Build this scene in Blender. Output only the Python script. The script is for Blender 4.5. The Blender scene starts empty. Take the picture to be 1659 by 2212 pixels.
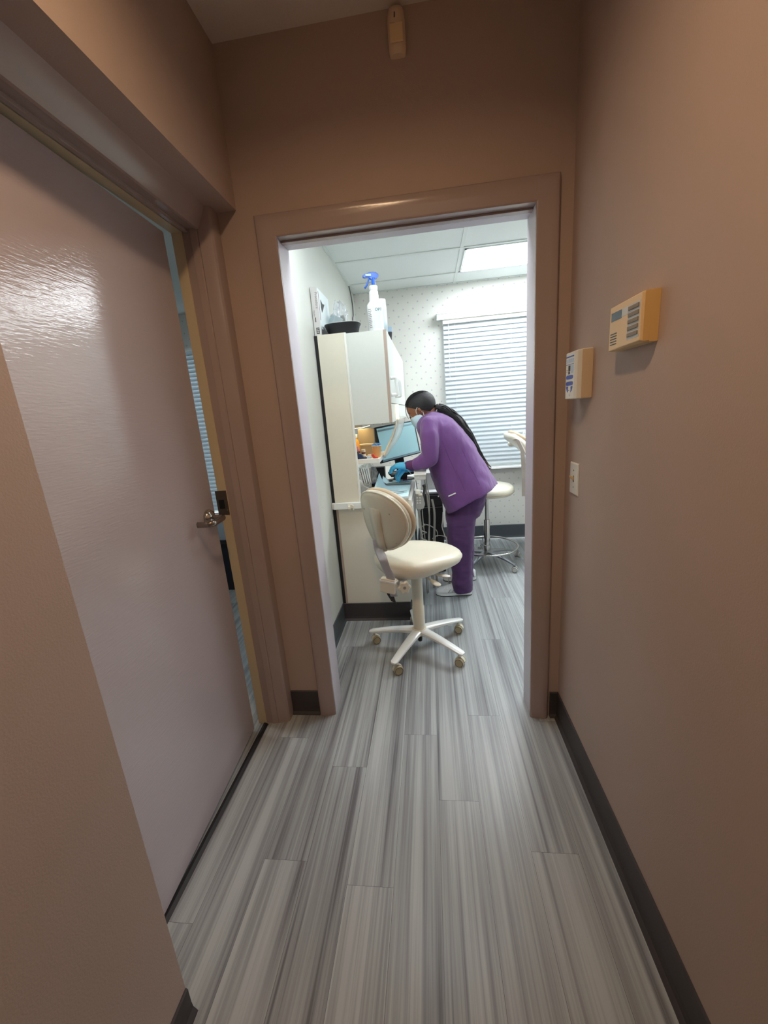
import bpy, bmesh, math, random
from mathutils import Vector, Matrix, noise
random.seed(7)
D = bpy.data; SC = bpy.context.scene; COL = SC.collection
PI = math.pi
# ------------------------------------------------------------------ camera
W = [(0.99152368, 0.10499756, -0.07652652),
     (-0.04845338, -0.2476868, -0.96762778),
     (-0.12055317, 0.96313382, -0.24049984)]      # rows: image right, image down, view direction
FPX = 866.97; CAMZ = 1.39
cam = D.cameras.new('camera'); camo = D.objects.new('camera', cam); COL.objects.link(camo)
cam.sensor_fit = 'VERTICAL'; cam.sensor_height = 36.0; cam.lens = FPX/2212*36.0
cam.clip_start = 0.02; cam.clip_end = 60
X, Yd, Zd = Vector(W[0]), -Vector(W[1]), -Vector(W[2])
Zd.normalize(); X = (X - Zd*X.dot(Zd)).normalized(); Yd = Zd.cross(X)
camo.matrix_world = Matrix(((X.x, Yd.x, Zd.x, 0), (X.y, Yd.y, Zd.y, 0), (X.z, Yd.z, Zd.z, CAMZ), (0, 0, 0, 1)))
SC.camera = camo
# ------------------------------------------------------------------ world and colour management
SC.view_settings.view_transform = 'Standard'; SC.view_settings.look = 'None'
SC.view_settings.gamma = 1.0; SC.view_settings.use_curve_mapping = False
SC.view_settings.exposure = 0.0
wd = D.worlds.new('world'); SC.world = wd; wd.use_nodes = True
bg = wd.node_tree.nodes['Background']; bg.inputs[0].default_value = (0.82, 0.93, 1.0, 1); bg.inputs[1].default_value = 3.2
PANEL_STRENGTH = 22.5          # troffers in the treatment room, and the added unseen fill panel
HALL_STRENGTH = 440           # warm recessed lamp in the hall
BACK_STRENGTH = 2.9            # neutral unseen fill light added further back in the hall
CAB_STRENGTH = 8.0            # warm strip below the wall cabinet

def at(px, py, Y):
    """point of the place at distance Y along the hall seen at a pixel of the photograph"""
    c = ((px-829.5)/FPX, (py-1106)/FPX, 1.0)
    r = [sum(W[k][i]*c[k] for k in range(3)) for i in range(3)]
    t = Y/r[1]
    return Vector((r[0]*t, Y, CAMZ + r[2]*t))

# ------------------------------------------------------------------ materials
def lin(c):
    return tuple(((v/255)/12.92 if v/255 <= .04045 else ((v/255+.055)/1.055)**2.4) for v in c)
def mat(name, rgb, rough=.5, metal=0, spec=.5, coat=0, noise_amt=0, noise_scale=40, bump=0, bump_scale=200, trans=0, alpha=1, emit=None, estr=0, sss=0, stretch=None, sheen=0):
    m = D.materials.new(name); m.use_nodes = True
    nt = m.node_tree; N = nt.nodes; L = nt.links; b = N['Principled BSDF']
    c = lin(rgb)
    b.inputs['Base Color'].default_value = (*c, 1)
    b.inputs['Roughness'].default_value = rough; b.inputs['Metallic'].default_value = metal
    b.inputs['Specular IOR Level'].default_value = spec
    b.inputs['Coat Weight'].default_value = coat; b.inputs['Coat Roughness'].default_value = .15
    b.inputs['Transmission Weight'].default_value = trans; b.inputs['Alpha'].default_value = alpha
    if sss: b.inputs['Subsurface Weight'].default_value = sss; b.inputs['Subsurface Radius'].default_value = (.02, .008, .004)
    if sheen: b.inputs['Sheen Weight'].default_value = sheen
    if emit: b.inputs['Emission Color'].default_value = (*lin(emit), 1); b.inputs['Emission Strength'].default_value = estr
    tc = None
    if noise_amt or bump:
        tc = N.new('ShaderNodeTexCoord'); mp = N.new('ShaderNodeMapping'); L.new(tc.outputs['Object'], mp.inputs[0])
        if stretch: mp.inputs['Scale'].default_value = stretch
    if noise_amt:
        n = N.new('ShaderNodeTexNoise'); n.inputs['Scale'].default_value = noise_scale; n.inputs['Detail'].default_value = 4
        L.new(mp.outputs[0], n.inputs['Vector'])
        r = N.new('ShaderNodeMapRange'); r.inputs['From Min'].default_value = .3; r.inputs['From Max'].default_value = .7
        r.inputs['To Min'].default_value = 1-noise_amt; r.inputs['To Max'].default_value = 1+noise_amt
        L.new(n.outputs[0], r.inputs[0])
        v = N.new('ShaderNodeVectorMath'); v.operation = 'SCALE'; v.inputs[0].default_value = c
        L.new(r.outputs[0], v.inputs['Scale']); L.new(v.outputs[0], b.inputs['Base Color'])
    if bump:
        n2 = N.new('ShaderNodeTexNoise'); n2.inputs['Scale'].default_value = bump_scale; n2.inputs['Detail'].default_value = 3
        L.new(mp.outputs[0], n2.inputs['Vector'])
        bp = N.new('ShaderNodeBump'); bp.inputs['Strength'].default_value = bump; bp.inputs['Distance'].default_value = .002
        L.new(n2.outputs[0], bp.inputs['Height']); L.new(bp.outputs[0], b.inputs['Normal'])
    return m
M = {}
M['hall_paint'] = mat('hall_wall_paint', (178, 160, 150), .62, noise_amt=.02, noise_scale=3, bump=.25, bump_scale=260, spec=.35)
M['hall_ceiling'] = mat('hall_ceiling_paint', (222, 214, 204), .8, noise_amt=.03, noise_scale=300, bump=.4, bump_scale=120)
M['trim'] = mat('mauve_gloss_trim', (166, 150, 146), .22, spec=.5, bump=.12, bump_scale=60, noise_amt=.02, noise_scale=6)
M['door'] = mat('mauve_door_paint', (180, 170, 174), .12, spec=.6, bump=.22, bump_scale=30, stretch=(1, 1, 7))
M['base'] = mat('charcoal_vinyl_base', (62, 58, 60), .5, noise_amt=.04)
M['base_cool'] = mat('slate_vinyl_base', (70, 76, 82), .45, noise_amt=.04)
M['navy_dark'] = mat('dark_navy_plastic', (24, 24, 36), .5)
M['can'] = mat('lamp_baffle', (120, 112, 104), .5)
M['jamb_white'] = mat('pale_lavender_jamb_paint', (206, 200, 210), .35)
M['jamb'] = mat('tan_jamb_paint', (208, 192, 160), .5)
M['room_wall'] = mat('room_plain_wall', (206, 208, 202), .6, noise_amt=.015, noise_scale=4)
M['tile'] = mat('ceiling_tile', (220, 225, 224), .85, noise_amt=.03, noise_scale=250, bump=.3, bump_scale=200)
M['tbar'] = mat('ceiling_grid_metal', (210, 216, 214), .5)
M['white'] = mat('white_plastic', (232, 232, 226), .35)
M['whitegloss'] = mat('white_glossy_plastic', (236, 240, 240), .2)
M['laminate'] = mat('grey_white_laminate', (212, 216, 210), .4, noise_amt=.01)
M['cream_lam'] = mat('cream_laminate', (224, 220, 208), .45, noise_amt=.01)
M['panel_cream'] = mat('cream_panel_laminate', (220, 215, 198), .45, noise_amt=.01)
M['edge'] = mat('taupe_edge_band', (176, 158, 146), .5)
M['counter'] = mat('worktop_laminate', (225, 225, 218), .35)
M['cream'] = mat('cream_vinyl', (224, 218, 200), .32, spec=.5, bump=.15, bump_scale=300, noise_amt=.02, noise_scale=8)
M['cream_edge'] = mat('beige_vinyl_side', (188, 166, 138), .42, bump=.1)
M['shell'] = mat('cream_plastic_shell', (206, 202, 184), .2, spec=.5)
M['cream_pl'] = mat('ivory_plastic', (226, 222, 206), .3)
M['greybar'] = mat('grey_enamelled_bar', (180, 180, 188), .35)
M['wheel'] = mat('beige_caster_wheel', (176, 168, 140), .4)
M['dark'] = mat('black_plastic', (26, 26, 30), .4)
M['dark2'] = mat('dark_grey_plastic', (52, 52, 56), .45)
M['chrome'] = mat('chrome', (200, 198, 194), .16, metal=1)
M['nickel'] = mat('satin_nickel', (150, 142, 134), .25, metal=1)
M['bronze'] = mat('dark_strike_metal', (100, 90, 82), .4, metal=.5)
M['steel'] = mat('brushed_steel', (160, 162, 166), .3, metal=1)
M['grey'] = mat('grey_plastic', (150, 152, 150), .45)
M['lgrey'] = mat('light_grey_plastic', (190, 192, 190), .45)
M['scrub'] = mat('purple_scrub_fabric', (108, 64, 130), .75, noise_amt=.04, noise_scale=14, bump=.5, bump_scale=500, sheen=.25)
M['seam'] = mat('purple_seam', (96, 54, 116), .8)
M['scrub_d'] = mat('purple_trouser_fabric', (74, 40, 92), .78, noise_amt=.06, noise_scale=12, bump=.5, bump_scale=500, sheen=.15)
M['skin'] = mat('brown_skin', (150, 98, 72), .45, sss=.05, noise_amt=.04, noise_scale=30)
M['hair'] = mat('black_hair', (22, 19, 21), .48, bump=1.0, bump_scale=40, stretch=(1.5, 9, 9), noise_amt=.3, noise_scale=30, spec=.4)
M['hair_tip'] = mat('brown_hair_tips', (74, 56, 48), .45, bump=1, bump_scale=60)
M['glove'] = mat('blue_nitrile', (92, 200, 248), .4, bump=.3, bump_scale=70)
M['mask'] = mat('pale_blue_mask', (196, 224, 238), .7, bump=.2, bump_scale=400)
M['mask_w'] = mat('white_mask_layer', (230, 234, 222), .7)
M['shoe'] = mat('white_shoe_leather', (214, 216, 218), .5, noise_amt=.03)
M['sole'] = mat('black_sole', (30, 30, 34), .5)
M['bluepl'] = mat('blue_trigger_plastic', (22, 92, 200), .3)
M['bib'] = mat('pale_blue_paper', (208, 242, 250), .8, noise_amt=.01)
M['paper'] = mat('white_paper', (232, 236, 236), .8)
M['orange_cup'] = mat('kraft_paper_cup', (226, 170, 108), .6)
M['cotton_blue'] = mat('blue_crumpled_film', (90, 160, 226), .5, bump=.5)
M['navy'] = mat('navy_plastic', (30, 52, 92), .4)
M['red'] = mat('red_plastic', (196, 72, 58), .4)
M['amber'] = mat('amber_liquid', (226, 160, 40), .3)
M['pink'] = mat('pink_soap', (220, 140, 146), .35)
M['magenta'] = mat('maroon_print', (150, 60, 110), .4)
M['brownb'] = mat('brown_glass', (90, 40, 16), .2)
M['kraft'] = mat('tan_board', (158, 148, 126), .7)
M['screen'] = mat('monitor_screen', (130, 166, 172), .25, emit=(140, 182, 188), estr=.5)
M['bezel'] = mat('monitor_bezel', (24, 28, 34), .3)
M['silver'] = mat('silver_bezel', (130, 160, 170), .35)
M['purple_card'] = mat('purple_card', (120, 96, 196), .5)
M['ink'] = mat('dark_ink', (60, 58, 60), .6)
M['ink_soft'] = mat('grey_ink', (138, 128, 132), .6)
M['ink_red'] = mat('maroon_ink', (150, 104, 104), .6)
M['ink_blue'] = mat('blue_label_ink', (70, 92, 178), .5)
M['lblue'] = mat('light_blue_label', (176, 200, 226), .5)
M['carton'] = mat('grey_carton', (204, 202, 200), .7)
M['carton_w'] = mat('printed_white_carton', (222, 232, 234), .6)
M['keypad'] = mat('yellowed_plastic', (226, 200, 156), .45)
M['keypad_side'] = mat('amber_aged_plastic', (214, 178, 118), .45)
M['detector'] = mat('ivory_detector', (222, 200, 172), .5)
M['lcd'] = mat('dark_lcd', (38, 44, 62), .2)
M['button'] = mat('grey_rubber_button', (136, 126, 112), .55)
M['button_l'] = mat('pale_key_label', (200, 206, 208), .45)
M['alarm'] = mat('white_alarm_face', (222, 222, 214), .45)
M['alarm_side'] = mat('tan_alarm_side', (210, 190, 160), .45)
M['cable'] = mat('dark_grey_cable', (84, 84, 88), .5)
M['hose'] = mat('grey_hose', (160, 160, 156), .45)
M['whitecord'] = mat('white_cord', (222, 222, 218), .45)
M['floor_dark'] = mat('subfloor', (58, 56, 58), .8)
M['threshold'] = mat('black_threshold', (22, 19, 24), .6)
M['dgrey_can'] = mat('dark_woven_plastic', (28, 28, 34), .4, bump=.6, bump_scale=120, stretch=(8, 8, .3))
M['rail'] = mat('white_rail', (228, 236, 236), .4)
M['tan_strap'] = mat('tan_cover_strap', (176, 166, 156), .6)

def glassy(name, rgb, alpha, rough=.15):
    return mat(name, rgb, rough, alpha=alpha, spec=.6)
M['clear'] = glassy('clear_plastic_film', (226, 232, 238), .32)
M['clear2'] = glassy('clear_sleeve_film', (232, 236, 236), .34)
M['clear3'] = glassy('thin_clear_film', (220, 228, 234), .2)
M['glass'] = glassy('window_glass', (220, 235, 240), .12, .02)

def emission(name, rgb, s):
    m = D.materials.new(name); m.use_nodes = True; N = m.node_tree.nodes; N.clear()
    e = N.new('ShaderNodeEmission'); e.inputs[0].default_value = (*lin(rgb), 1); e.inputs[1].default_value = s
    o = N.new('ShaderNodeOutputMaterial'); m.node_tree.links.new(e.outputs[0], o.inputs[0]); return m
M['panel'] = emission('troffer_diffuser', (244, 251, 255), PANEL_STRENGTH)
M['halllamp'] = emission('warm_lamp_diffuser', (255, 214, 168), HALL_STRENGTH)
M['back_fill'] = emission('neutral_fill_diffuser', (255, 234, 216), BACK_STRENGTH)
M['cablamp'] = emission('cabinet_lamp', (255, 218, 158), CAB_STRENGTH)

def slat_material():
    m = D.materials.new('translucent_blind_slats'); m.use_nodes = True; nt = m.node_tree; N = nt.nodes; L = nt.links
    b = N['Principled BSDF']; b.inputs['Base Color'].default_value = (*lin((214, 216, 218)), 1); b.inputs['Roughness'].default_value = .4
    t = N.new('ShaderNodeBsdfTranslucent'); t.inputs[0].default_value = (*lin((206, 222, 228)), 1)
    mx = N.new('ShaderNodeMixShader'); mx.inputs[0].default_value = .30
    L.new(b.outputs[0], mx.inputs[1]); L.new(t.outputs[0], mx.inputs[2]); L.new(mx.outputs[0], N['Material Output'].inputs[0]); return m
M['slat'] = slat_material()

def wallpaper():
    m = D.materials.new('dotted_wallpaper'); m.use_nodes = True; nt = m.node_tree; N = nt.nodes; L = nt.links
    b = N['Principled BSDF']; b.inputs['Roughness'].default_value = .7
    g = N.new('ShaderNodeNewGeometry'); s = N.new('ShaderNodeSeparateXYZ'); L.new(g.outputs['Position'], s.inputs[0])
    def mth(op, a, bb=None):
        n = N.new('ShaderNodeMath'); n.operation = op
        for i, v in enumerate((a, bb)):
            if v is None: continue
            if isinstance(v, (int, float)): n.inputs[i].default_value = v
            else: L.new(v, n.inputs[i])
        return n.outputs[0]
    PX, PZ = .093, .116
    def lattice(ox, oz):
        fx = mth('MULTIPLY', mth('SUBTRACT', mth('FRACT', mth('ADD', mth('DIVIDE', s.outputs[0], PX), ox+20)), .5), PX)
        fz = mth('MULTIPLY', mth('SUBTRACT', mth('FRACT', mth('ADD', mth('DIVIDE', s.outputs[2], PZ), oz+20)), .5), PZ)
        return mth('SQRT', mth('ADD', mth('MULTIPLY', fx, fx), mth('MULTIPLY', fz, fz)))
    d = mth('MINIMUM', lattice(0, 0), lattice(.5, .5))
    n = N.new('ShaderNodeTexNoise'); n.inputs['Scale'].default_value = 140; L.new(g.outputs['Position'], n.inputs['Vector'])
    d2 = mth('ADD', d, mth('MULTIPLY', mth('SUBTRACT', n.outputs[0], .5), .012))
    r = N.new('ShaderNodeMapRange'); r.inputs['From Min'].default_value = .0055; r.inputs['From Max'].default_value = .0085; L.new(d2, r.inputs[0])
    mx = N.new('ShaderNodeMix'); mx.data_type = 'RGBA'
    mx.inputs['A'].default_value = (*lin((190, 187, 190)), 1); mx.inputs['B'].default_value = (*lin((220, 219, 214)), 1)
    L.new(r.outputs[0], mx.inputs['Factor']); L.new(mx.outputs['Result'], b.inputs['Base Color']); return m
M['paperwall'] = wallpaper()

def plank_material():
    m = D.materials.new('grey_vinyl_planks'); m.use_nodes = True; nt = m.node_tree; N = nt.nodes; L = nt.links
    b = N['Principled BSDF']; b.inputs['Specular IOR Level'].default_value = .45
    at_ = N.new('ShaderNodeAttribute'); at_.attribute_name = 'plank'
    g = N.new('ShaderNodeNewGeometry')
    off = N.new('ShaderNodeVectorMath'); off.operation = 'MULTIPLY'; off.inputs[1].default_value = (13.7, 31.1, 57.0)
    cmb = N.new('ShaderNodeCombineXYZ')
    for i in range(3): L.new(at_.outputs['Fac'], cmb.inputs[i])
    L.new(cmb.outputs[0], off.inputs[0])
    add = N.new('ShaderNodeVectorMath'); add.operation = 'ADD'; L.new(g.outputs['Position'], add.inputs[0]); L.new(off.outputs[0], add.inputs[1])
    def nz(sc, det, rough=.55, dist=0):
        mp = N.new('ShaderNodeMapping'); mp.inputs['Scale'].default_value = sc; L.new(add.outputs[0], mp.inputs[0])
        n = N.new('ShaderNodeTexNoise'); n.inputs['Scale'].default_value = 1; n.inputs['Detail'].default_value = det; n.inputs['Roughness'].default_value = rough
        n.inputs['Distortion'].default_value = dist
        L.new(mp.outputs[0], n.inputs['Vector']); return n.outputs[0]
    n1 = nz((34, .55, 1), 2, .5, .3); n2 = nz((150, 1.6, 1), 4, .6); n3 = nz((13, 1.1, 1), 2)
    def mth(op, a, bb):
        n = N.new('ShaderNodeMath'); n.operation = op
        for i, v in enumerate((a, bb)):
            if isinstance(v, (int, float)): n.inputs[i].default_value = v
            else: L.new(v, n.inputs[i])
        return n.outputs[0]
    s = mth('ADD', mth('ADD', mth('MULTIPLY', n1, .58), mth('MULTIPLY', n2, .34)), mth('ADD', mth('MULTIPLY', n3, .22), mth('MULTIPLY', at_.outputs['Fac'], .06)))
    cr = N.new('ShaderNodeValToRGB'); L.new(s, cr.inputs[0]); e = cr.color_ramp.elements
    e[0].position = .44; e[0].color = (*lin((98, 97, 101)), 1)
    e[1].position = .70; e[1].color = (*lin((172, 177, 179)), 1)
    k = e.new(.50); k.color = (*lin((126, 128, 132)), 1)
    k = e.new(.58); k.color = (*lin((147, 151, 153)), 1)
    L.new(cr.outputs[0], b.inputs['Base Color'])
    r = N.new('ShaderNodeMapRange'); r.inputs['To Min'].default_value = .38; r.inputs['To Max'].default_value = .26; L.new(n2, r.inputs[0]); L.new(r.outputs[0], b.inputs['Roughness'])
    bp = N.new('ShaderNodeBump'); bp.inputs['Strength'].default_value = .25; bp.inputs['Distance'].default_value = .001; L.new(n2, bp.inputs['Height']); L.new(bp.outputs[0], b.inputs['Normal'])
    return m
M['plank'] = plank_material()

# ------------------------------------------------------------------ builders
def origin(o):
    v = Vector((0, 0, 0))
    while o is not None: v += Vector(o.location); o = o.parent
    return v
def link(name, me, parent=None):
    o = D.objects.new(name, me); COL.objects.link(o)
    if parent is not None: o.parent = parent
    return o
def tag(o, label=None, cat=None, group=None, kind=None):
    if label: o['label'] = label
    if cat: o['category'] = cat
    if group: o['group'] = group
    if kind: o['kind'] = kind
    return o
def thing(name, label, cat, loc, group=None):
    o = D.objects.new(name, None); COL.objects.link(o); o.location = loc; o.empty_display_size = .05
    return tag(o, label, cat, group)
def ell(n, rx, ry, p=2.0):
    out = []
    for i in range(n):
        a = 2*PI*i/n; c, s = math.cos(a), math.sin(a)
        out.append((rx*math.copysign(abs(c)**(2/p), c), ry*math.copysign(abs(s)**(2/p), s)))
    return out
class MB:
    def __init__(self): self.bm = bmesh.new(); self.mats = []; self.cur = 0
    def use(self, m):
        if m not in self.mats: self.mats.append(m)
        self.cur = self.mats.index(m); return self
    def _f(self, vs):
        try: f = self.bm.faces.new(vs); f.material_index = self.cur; return f
        except ValueError: return None
    def box(self, a, b, bev=0, T=None):
        a, b = Vector(a), Vector(b)
        lo = Vector([min(a[i], b[i]) for i in range(3)]); hi = Vector([max(a[i], b[i]) for i in range(3)])
        t = bmesh.new(); r = bmesh.ops.create_cube(t, size=1)
        for v in t.verts: v.co = Vector([(lo[i]+hi[i])/2 + v.co[i]*(hi[i]-lo[i]) for i in range(3)])
        if bev: bmesh.ops.bevel(t, geom=t.edges[:], offset=bev, segments=2, affect='EDGES', profile=.6)
        self.merge(t, T); return self
    def merge(self, t, T=None):
        if T is not None: bmesh.ops.transform(t, matrix=T, verts=t.verts)
        mp = {v: self.bm.verts.new(v.co) for v in t.verts}
        for f in t.faces: self._f([mp[v] for v in f.verts])
        t.free(); return self
    def poly(self, pts): self._f([self.bm.verts.new(p) for p in pts]); return self
    def loft(self, rings, cap=True, closed=True):
        R = [[self.bm.verts.new(p) for p in r] for r in rings]; n = len(R[0])
        for a, b in zip(R, R[1:]):
            for i in range(n if closed else n-1): self._f([a[i], a[(i+1) % n], b[(i+1) % n], b[i]])
        if cap: self._f(R[0][::-1]); self._f(R[-1])
        return self
    def prism(self, pts2, axis, a, b):
        """extrude a 2-D outline along an axis ('x','y','z')"""
        def p(u, v, w): return {'x': (w, u, v), 'y': (u, w, v), 'z': (u, v, w)}[axis]
        return self.loft([[p(u, v, a) for u, v in pts2], [p(u, v, b) for u, v in pts2]])
    def tube(self, path, r, n=10, cap=True, flat=None):
        P = [Vector(p) for p in path]; rings = []; up = None
        rr = r if isinstance(r, (list, tuple)) else [r]*len(P)
        for i, p in enumerate(P):
            t = (P[min(i+1, len(P)-1)]-P[max(i-1, 0)]).normalized()
            if up is None:
                up = Vector((0, 0, 1)) if abs(t.z) < .9 else Vector((1, 0, 0))
                if flat is not None: up = Vector(flat)
            u = (up - t*up.dot(t)).normalized(); v = t.cross(u); up = u
            ra = rr[i] if isinstance(rr[i], (list, tuple)) else (rr[i], rr[i])
            rings.append([p + u*math.cos(2*PI*k/n)*ra[0] + v*math.sin(2*PI*k/n)*ra[1] for k in range(n)])
        return self.loft(rings, cap)
    def lathe(self, prof, c, n=24, axis=(0, 0, 1), cap=True):
        ax = Vector(axis).normalized(); u = (Vector((1, 0, 0)) if abs(ax.x) < .9 else Vector((0, 1, 0))); u = (u-ax*u.dot(ax)).normalized(); v = ax.cross(u); c = Vector(c)
        return self.loft([[c + ax*h + (u*math.cos(2*PI*k/n)+v*math.sin(2*PI*k/n))*max(r, .0002) for k in range(n)] for r, h in prof], cap)
    def ball(self, c, r, T=None, seg=20):
        r = (r, r, r) if isinstance(r, (int, float)) else r
        t = bmesh.new(); bmesh.ops.create_uvsphere(t, u_segments=seg, v_segments=max(8, seg//2), radius=1)
        for v in t.verts: v.co = Vector((v.co.x*r[0], v.co.y*r[1], v.co.z*r[2]))
        if T is not None: bmesh.ops.transform(t, matrix=T, verts=t.verts)
        for v in t.verts: v.co += Vector(c)
        return self.merge(t)
    def mesh(self, name, smooth, off):
        bmesh.ops.recalc_face_normals(self.bm, faces=self.bm.faces)
        for v in self.bm.verts: v.co -= off
        for f in self.bm.faces: f.smooth = smooth
        me = D.meshes.new(name); self.bm.to_mesh(me); self.bm.free()
        for m in self.mats: me.materials.append(m)
        return me
    def build(self, name, m, parent=None, smooth=False, loc=None, sub=0, bevel=0, auto=None, remesh=0, smooth_it=0):
        if m is not None and not self.mats: self.mats = [m]
        off = origin(parent) if parent is not None else Vector(loc or (0, 0, 0))
        me = self.mesh(name, smooth, off)
        o = link(name, me, parent)
        if parent is None and loc is not None: o.location = loc
        if remesh or sub or smooth_it:
            if remesh:
                k = o.modifiers.new('r', 'REMESH'); k.mode = 'VOXEL'; k.voxel_size = remesh; k.use_smooth_shade = True
            if smooth_it:
                k = o.modifiers.new('s', 'SMOOTH'); k.iterations = smooth_it; k.factor = .5
            if sub:
                k = o.modifiers.new('u', 'SUBSURF'); k.levels = k.render_levels = sub
            dg = bpy.context.evaluated_depsgraph_get(); ev = o.evaluated_get(dg)
            new = D.meshes.new_from_object(ev); o.modifiers.clear(); old = o.data; o.data = new; new.name = name
            D.meshes.remove(old)
            for p in new.polygons: p.use_smooth = smooth or bool(remesh)
            if not new.materials:
                new.materials.append(m)
        if bevel:
            k = o.modifiers.new('b', 'BEVEL'); k.width = bevel; k.segments = 2; k.limit_method = 'ANGLE'; k.angle_limit = .6
        if auto:
            for p in o.data.polygons: p.use_smooth = True
            o.data.set_sharp_from_angle(angle=auto)
        return o
def struct(name, mb, m, parent=None, **k):
    o = mb.build(name, m, parent, **k)
    if parent is None: o['kind'] = 'structure'
    return o
def text(name, s, size, m, loc, xdir, ydir, parent, depth=.0006, align='LEFT'):
    cu = D.curves.new(name, 'FONT'); cu.body = s; cu.size = size; cu.extrude = depth/2; cu.align_x = align
    t = D.objects.new(name, cu); COL.objects.link(t)
    dg = bpy.context.evaluated_depsgraph_get(); me = D.meshes.new_from_object(t.evaluated_get(dg)); D.objects.remove(t)
    x = Vector(xdir).normalized(); y = Vector(ydir).normalized(); z = x.cross(y)
    off = Vector(loc) - origin(parent)
    for v in me.vertices: v.co = off + x*v.co.x + y*v.co.y + z*v.co.z
    me.materials.clear(); me.materials.append(m)
    return link(name, me, parent)
def bez(pts, n=8):
    """Catmull-Rom through points"""
    P = [Vector(p) for p in pts]; P = [P[0]*2-P[1]] + P + [P[-1]*2-P[-2]]; out = []
    for i in range(1, len(P)-2):
        for k in range(n):
            t = k/n; a, b, c, d = P[i-1:i+3]
            out.append(.5*((2*b)+(-a+c)*t+(2*a-5*b+4*c-d)*t*t+(-a+3*b-3*c+d)*t**3))
    out.append(P[-2]); return out

# ================================================================== THE SETTING
DY = 1.606      # hall side of the end wall
RY = 1.722      # room side of the end wall
BY = 4.17       # back wall of the treatment room
XL = -.65       # hall left wall plane
XR = .515       # hall right wall plane
HZ = 2.615      # hall ceiling
RZ = 2.50       # room ceiling
# floor: individual planks in one mesh
def floor_mesh():
    bm = bmesh.new(); lay = bm.faces.layers.float.new('plank')
    w = .1435; x0 = -.172; L_ = 1.22; gap = .00035
    joints = {0: 1.480, 1: 1.176, 2: 1.60, 3: 1.012, -1: .888, -2: 1.306, -3: .947, 4: .35, -4: 1.45}
    rnd = random.Random(3)
    for k in range(-20, 26):
        xa = x0 + k*w; j = joints.get(k, rnd.uniform(0, L_)); y = j - 6*L_
        while y < 5.2:
            ya, yb = y, y+L_
            y += L_
            if yb < -3.0: continue
            a, b = max(ya, -3.0), min(yb, 4.3)
            if b <= a: continue
            f = bm.faces.new([bm.verts.new(p) for p in ((xa+gap, a+gap, 0), (xa+w-gap, a+gap, 0), (xa+w-gap, b-gap, 0), (xa+gap, b-gap, 0))])
            f[lay] = rnd.random()
    me = D.meshes.new('floor'); bm.to_mesh(me); bm.free(); me.materials.append(M['plank'])
    # thickness below the planks
    return me
fl = link('floor', floor_mesh()); fl['kind'] = 'structure'
struct('floor_underlay', MB().box((-3.1, -3.0, -.08), (3.6, 4.3, -.0012)), M['floor_dark'])

# hall walls
struct('wall_left', MB().box((-.78, -2.6, 0), (XL, .60, 2.134)).box((-.78, -2.6, 2.134), (XL, DY, HZ)), M['hall_paint'])
struct('wall_right', MB().box((XR, -2.6, 0), (.63, DY, HZ)), M['hall_paint'])
OX0, OX1, OZ = -.510, .393, 2.030          # opening in the end wall
struct('wall_end', MB().box((-.872, DY, 0), (OX0-.012, RY, HZ)).box((OX1+.012, DY, 0), (.63, RY, HZ)).box((OX0-.012, DY, OZ+.012), (OX1+.012, RY, HZ)), M['hall_paint'])
struct('wall_behind', MB().box((-.78, -2.7, 0), (.63, -2.6, HZ)), M['hall_paint'])
LX, LY = -.16, .45
struct('ceiling_hall', MB().box((-.95, -2.7, HZ), (LX-.075, RY, HZ+.16)).box((LX+.075, -2.7, HZ), (.63, RY, HZ+.16)).box((LX-.075, -2.7, HZ), (LX+.075, LY-.075, HZ+.16)).box((LX-.075, LY+.075, HZ), (LX+.075, RY, HZ+.16)), M['hall_ceiling'])
# recessed wall that holds the side door
struct('wall_recess', MB().box((-.872, .60, 2.10), (-.78, DY, 2.6)).box((-.90, .46, 0), (-.78, .66, 2.10)), M['hall_paint'])
# baseboards
def cove(mb, axis, wall, side, a, b, h=.125, t=.006):
    """vinyl base with a small toe; wall plane coordinate, side +1/-1 pointing into the room"""
    pr = [(wall, 0), (wall+side*(t+.012), 0), (wall+side*(t+.010), .004), (wall+side*(t+.002), .014), (wall+side*t, .03), (wall+side*t, h-.003), (wall+side*(t-.003), h), (wall, h)]
    if axis == 'y': mb.prism(pr, 'y', a, b)
    else: mb.loft([[(a, u, v) for u, v in pr], [(b, u, v) for u, v in pr]])
    return mb
struct('baseboard_right', cove(MB(), 'y', XR, -1, -2.6, DY), M['base'])
struct('baseboard_left', cove(MB(), 'y', XL, 1, -2.6, .60, h=.078), M['base'])
mb = MB(); cove(mb, 'x', DY, -1, -.722, -.586); cove(mb, 'x', DY, -1, .478, XR)
struct('baseboard_end', mb, M['base'])

# door casing round the end opening (trim_1) with jamb and stop
def casing_profile(w):
    # (across, out) : across = 0 at the opening, out = towards the viewer
    return [(0, 0), (0, .010), (.006, .014), (.018, .015), (.034, .018), (.050, .021), (w-.008, .020), (w-.002, .016), (w, .010), (w, 0)]
mb = MB()
prof = casing_profile(.075)
def sweep(path_fn):
    mb.loft([[path_fn(i, u, o) for u, o in prof] for i in range(4)])
def pf(i, u, o):
    if i == 0: return (OX0-u, DY-o, 0)
    if i == 1: return (OX0-u, DY-o, OZ+u)
    if i == 2: return (OX1+u, DY-o, OZ+u)
    return (OX1+u, DY-o, 0)
sweep(pf)
struct('trim_1', mb, M['trim'], auto=.7)
mb = MB()
mb.box((OX0-.012, DY-.002, 0), (OX0, RY+.004, OZ)).box((OX1, DY-.002, 0), (OX1+.012, RY+.004, OZ)).box((OX0-.012, DY+.056, OZ), (OX1+.012, RY+.004, OZ+.012))
struct('trim_2', mb, M['jamb_white'], bevel=.001)
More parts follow.
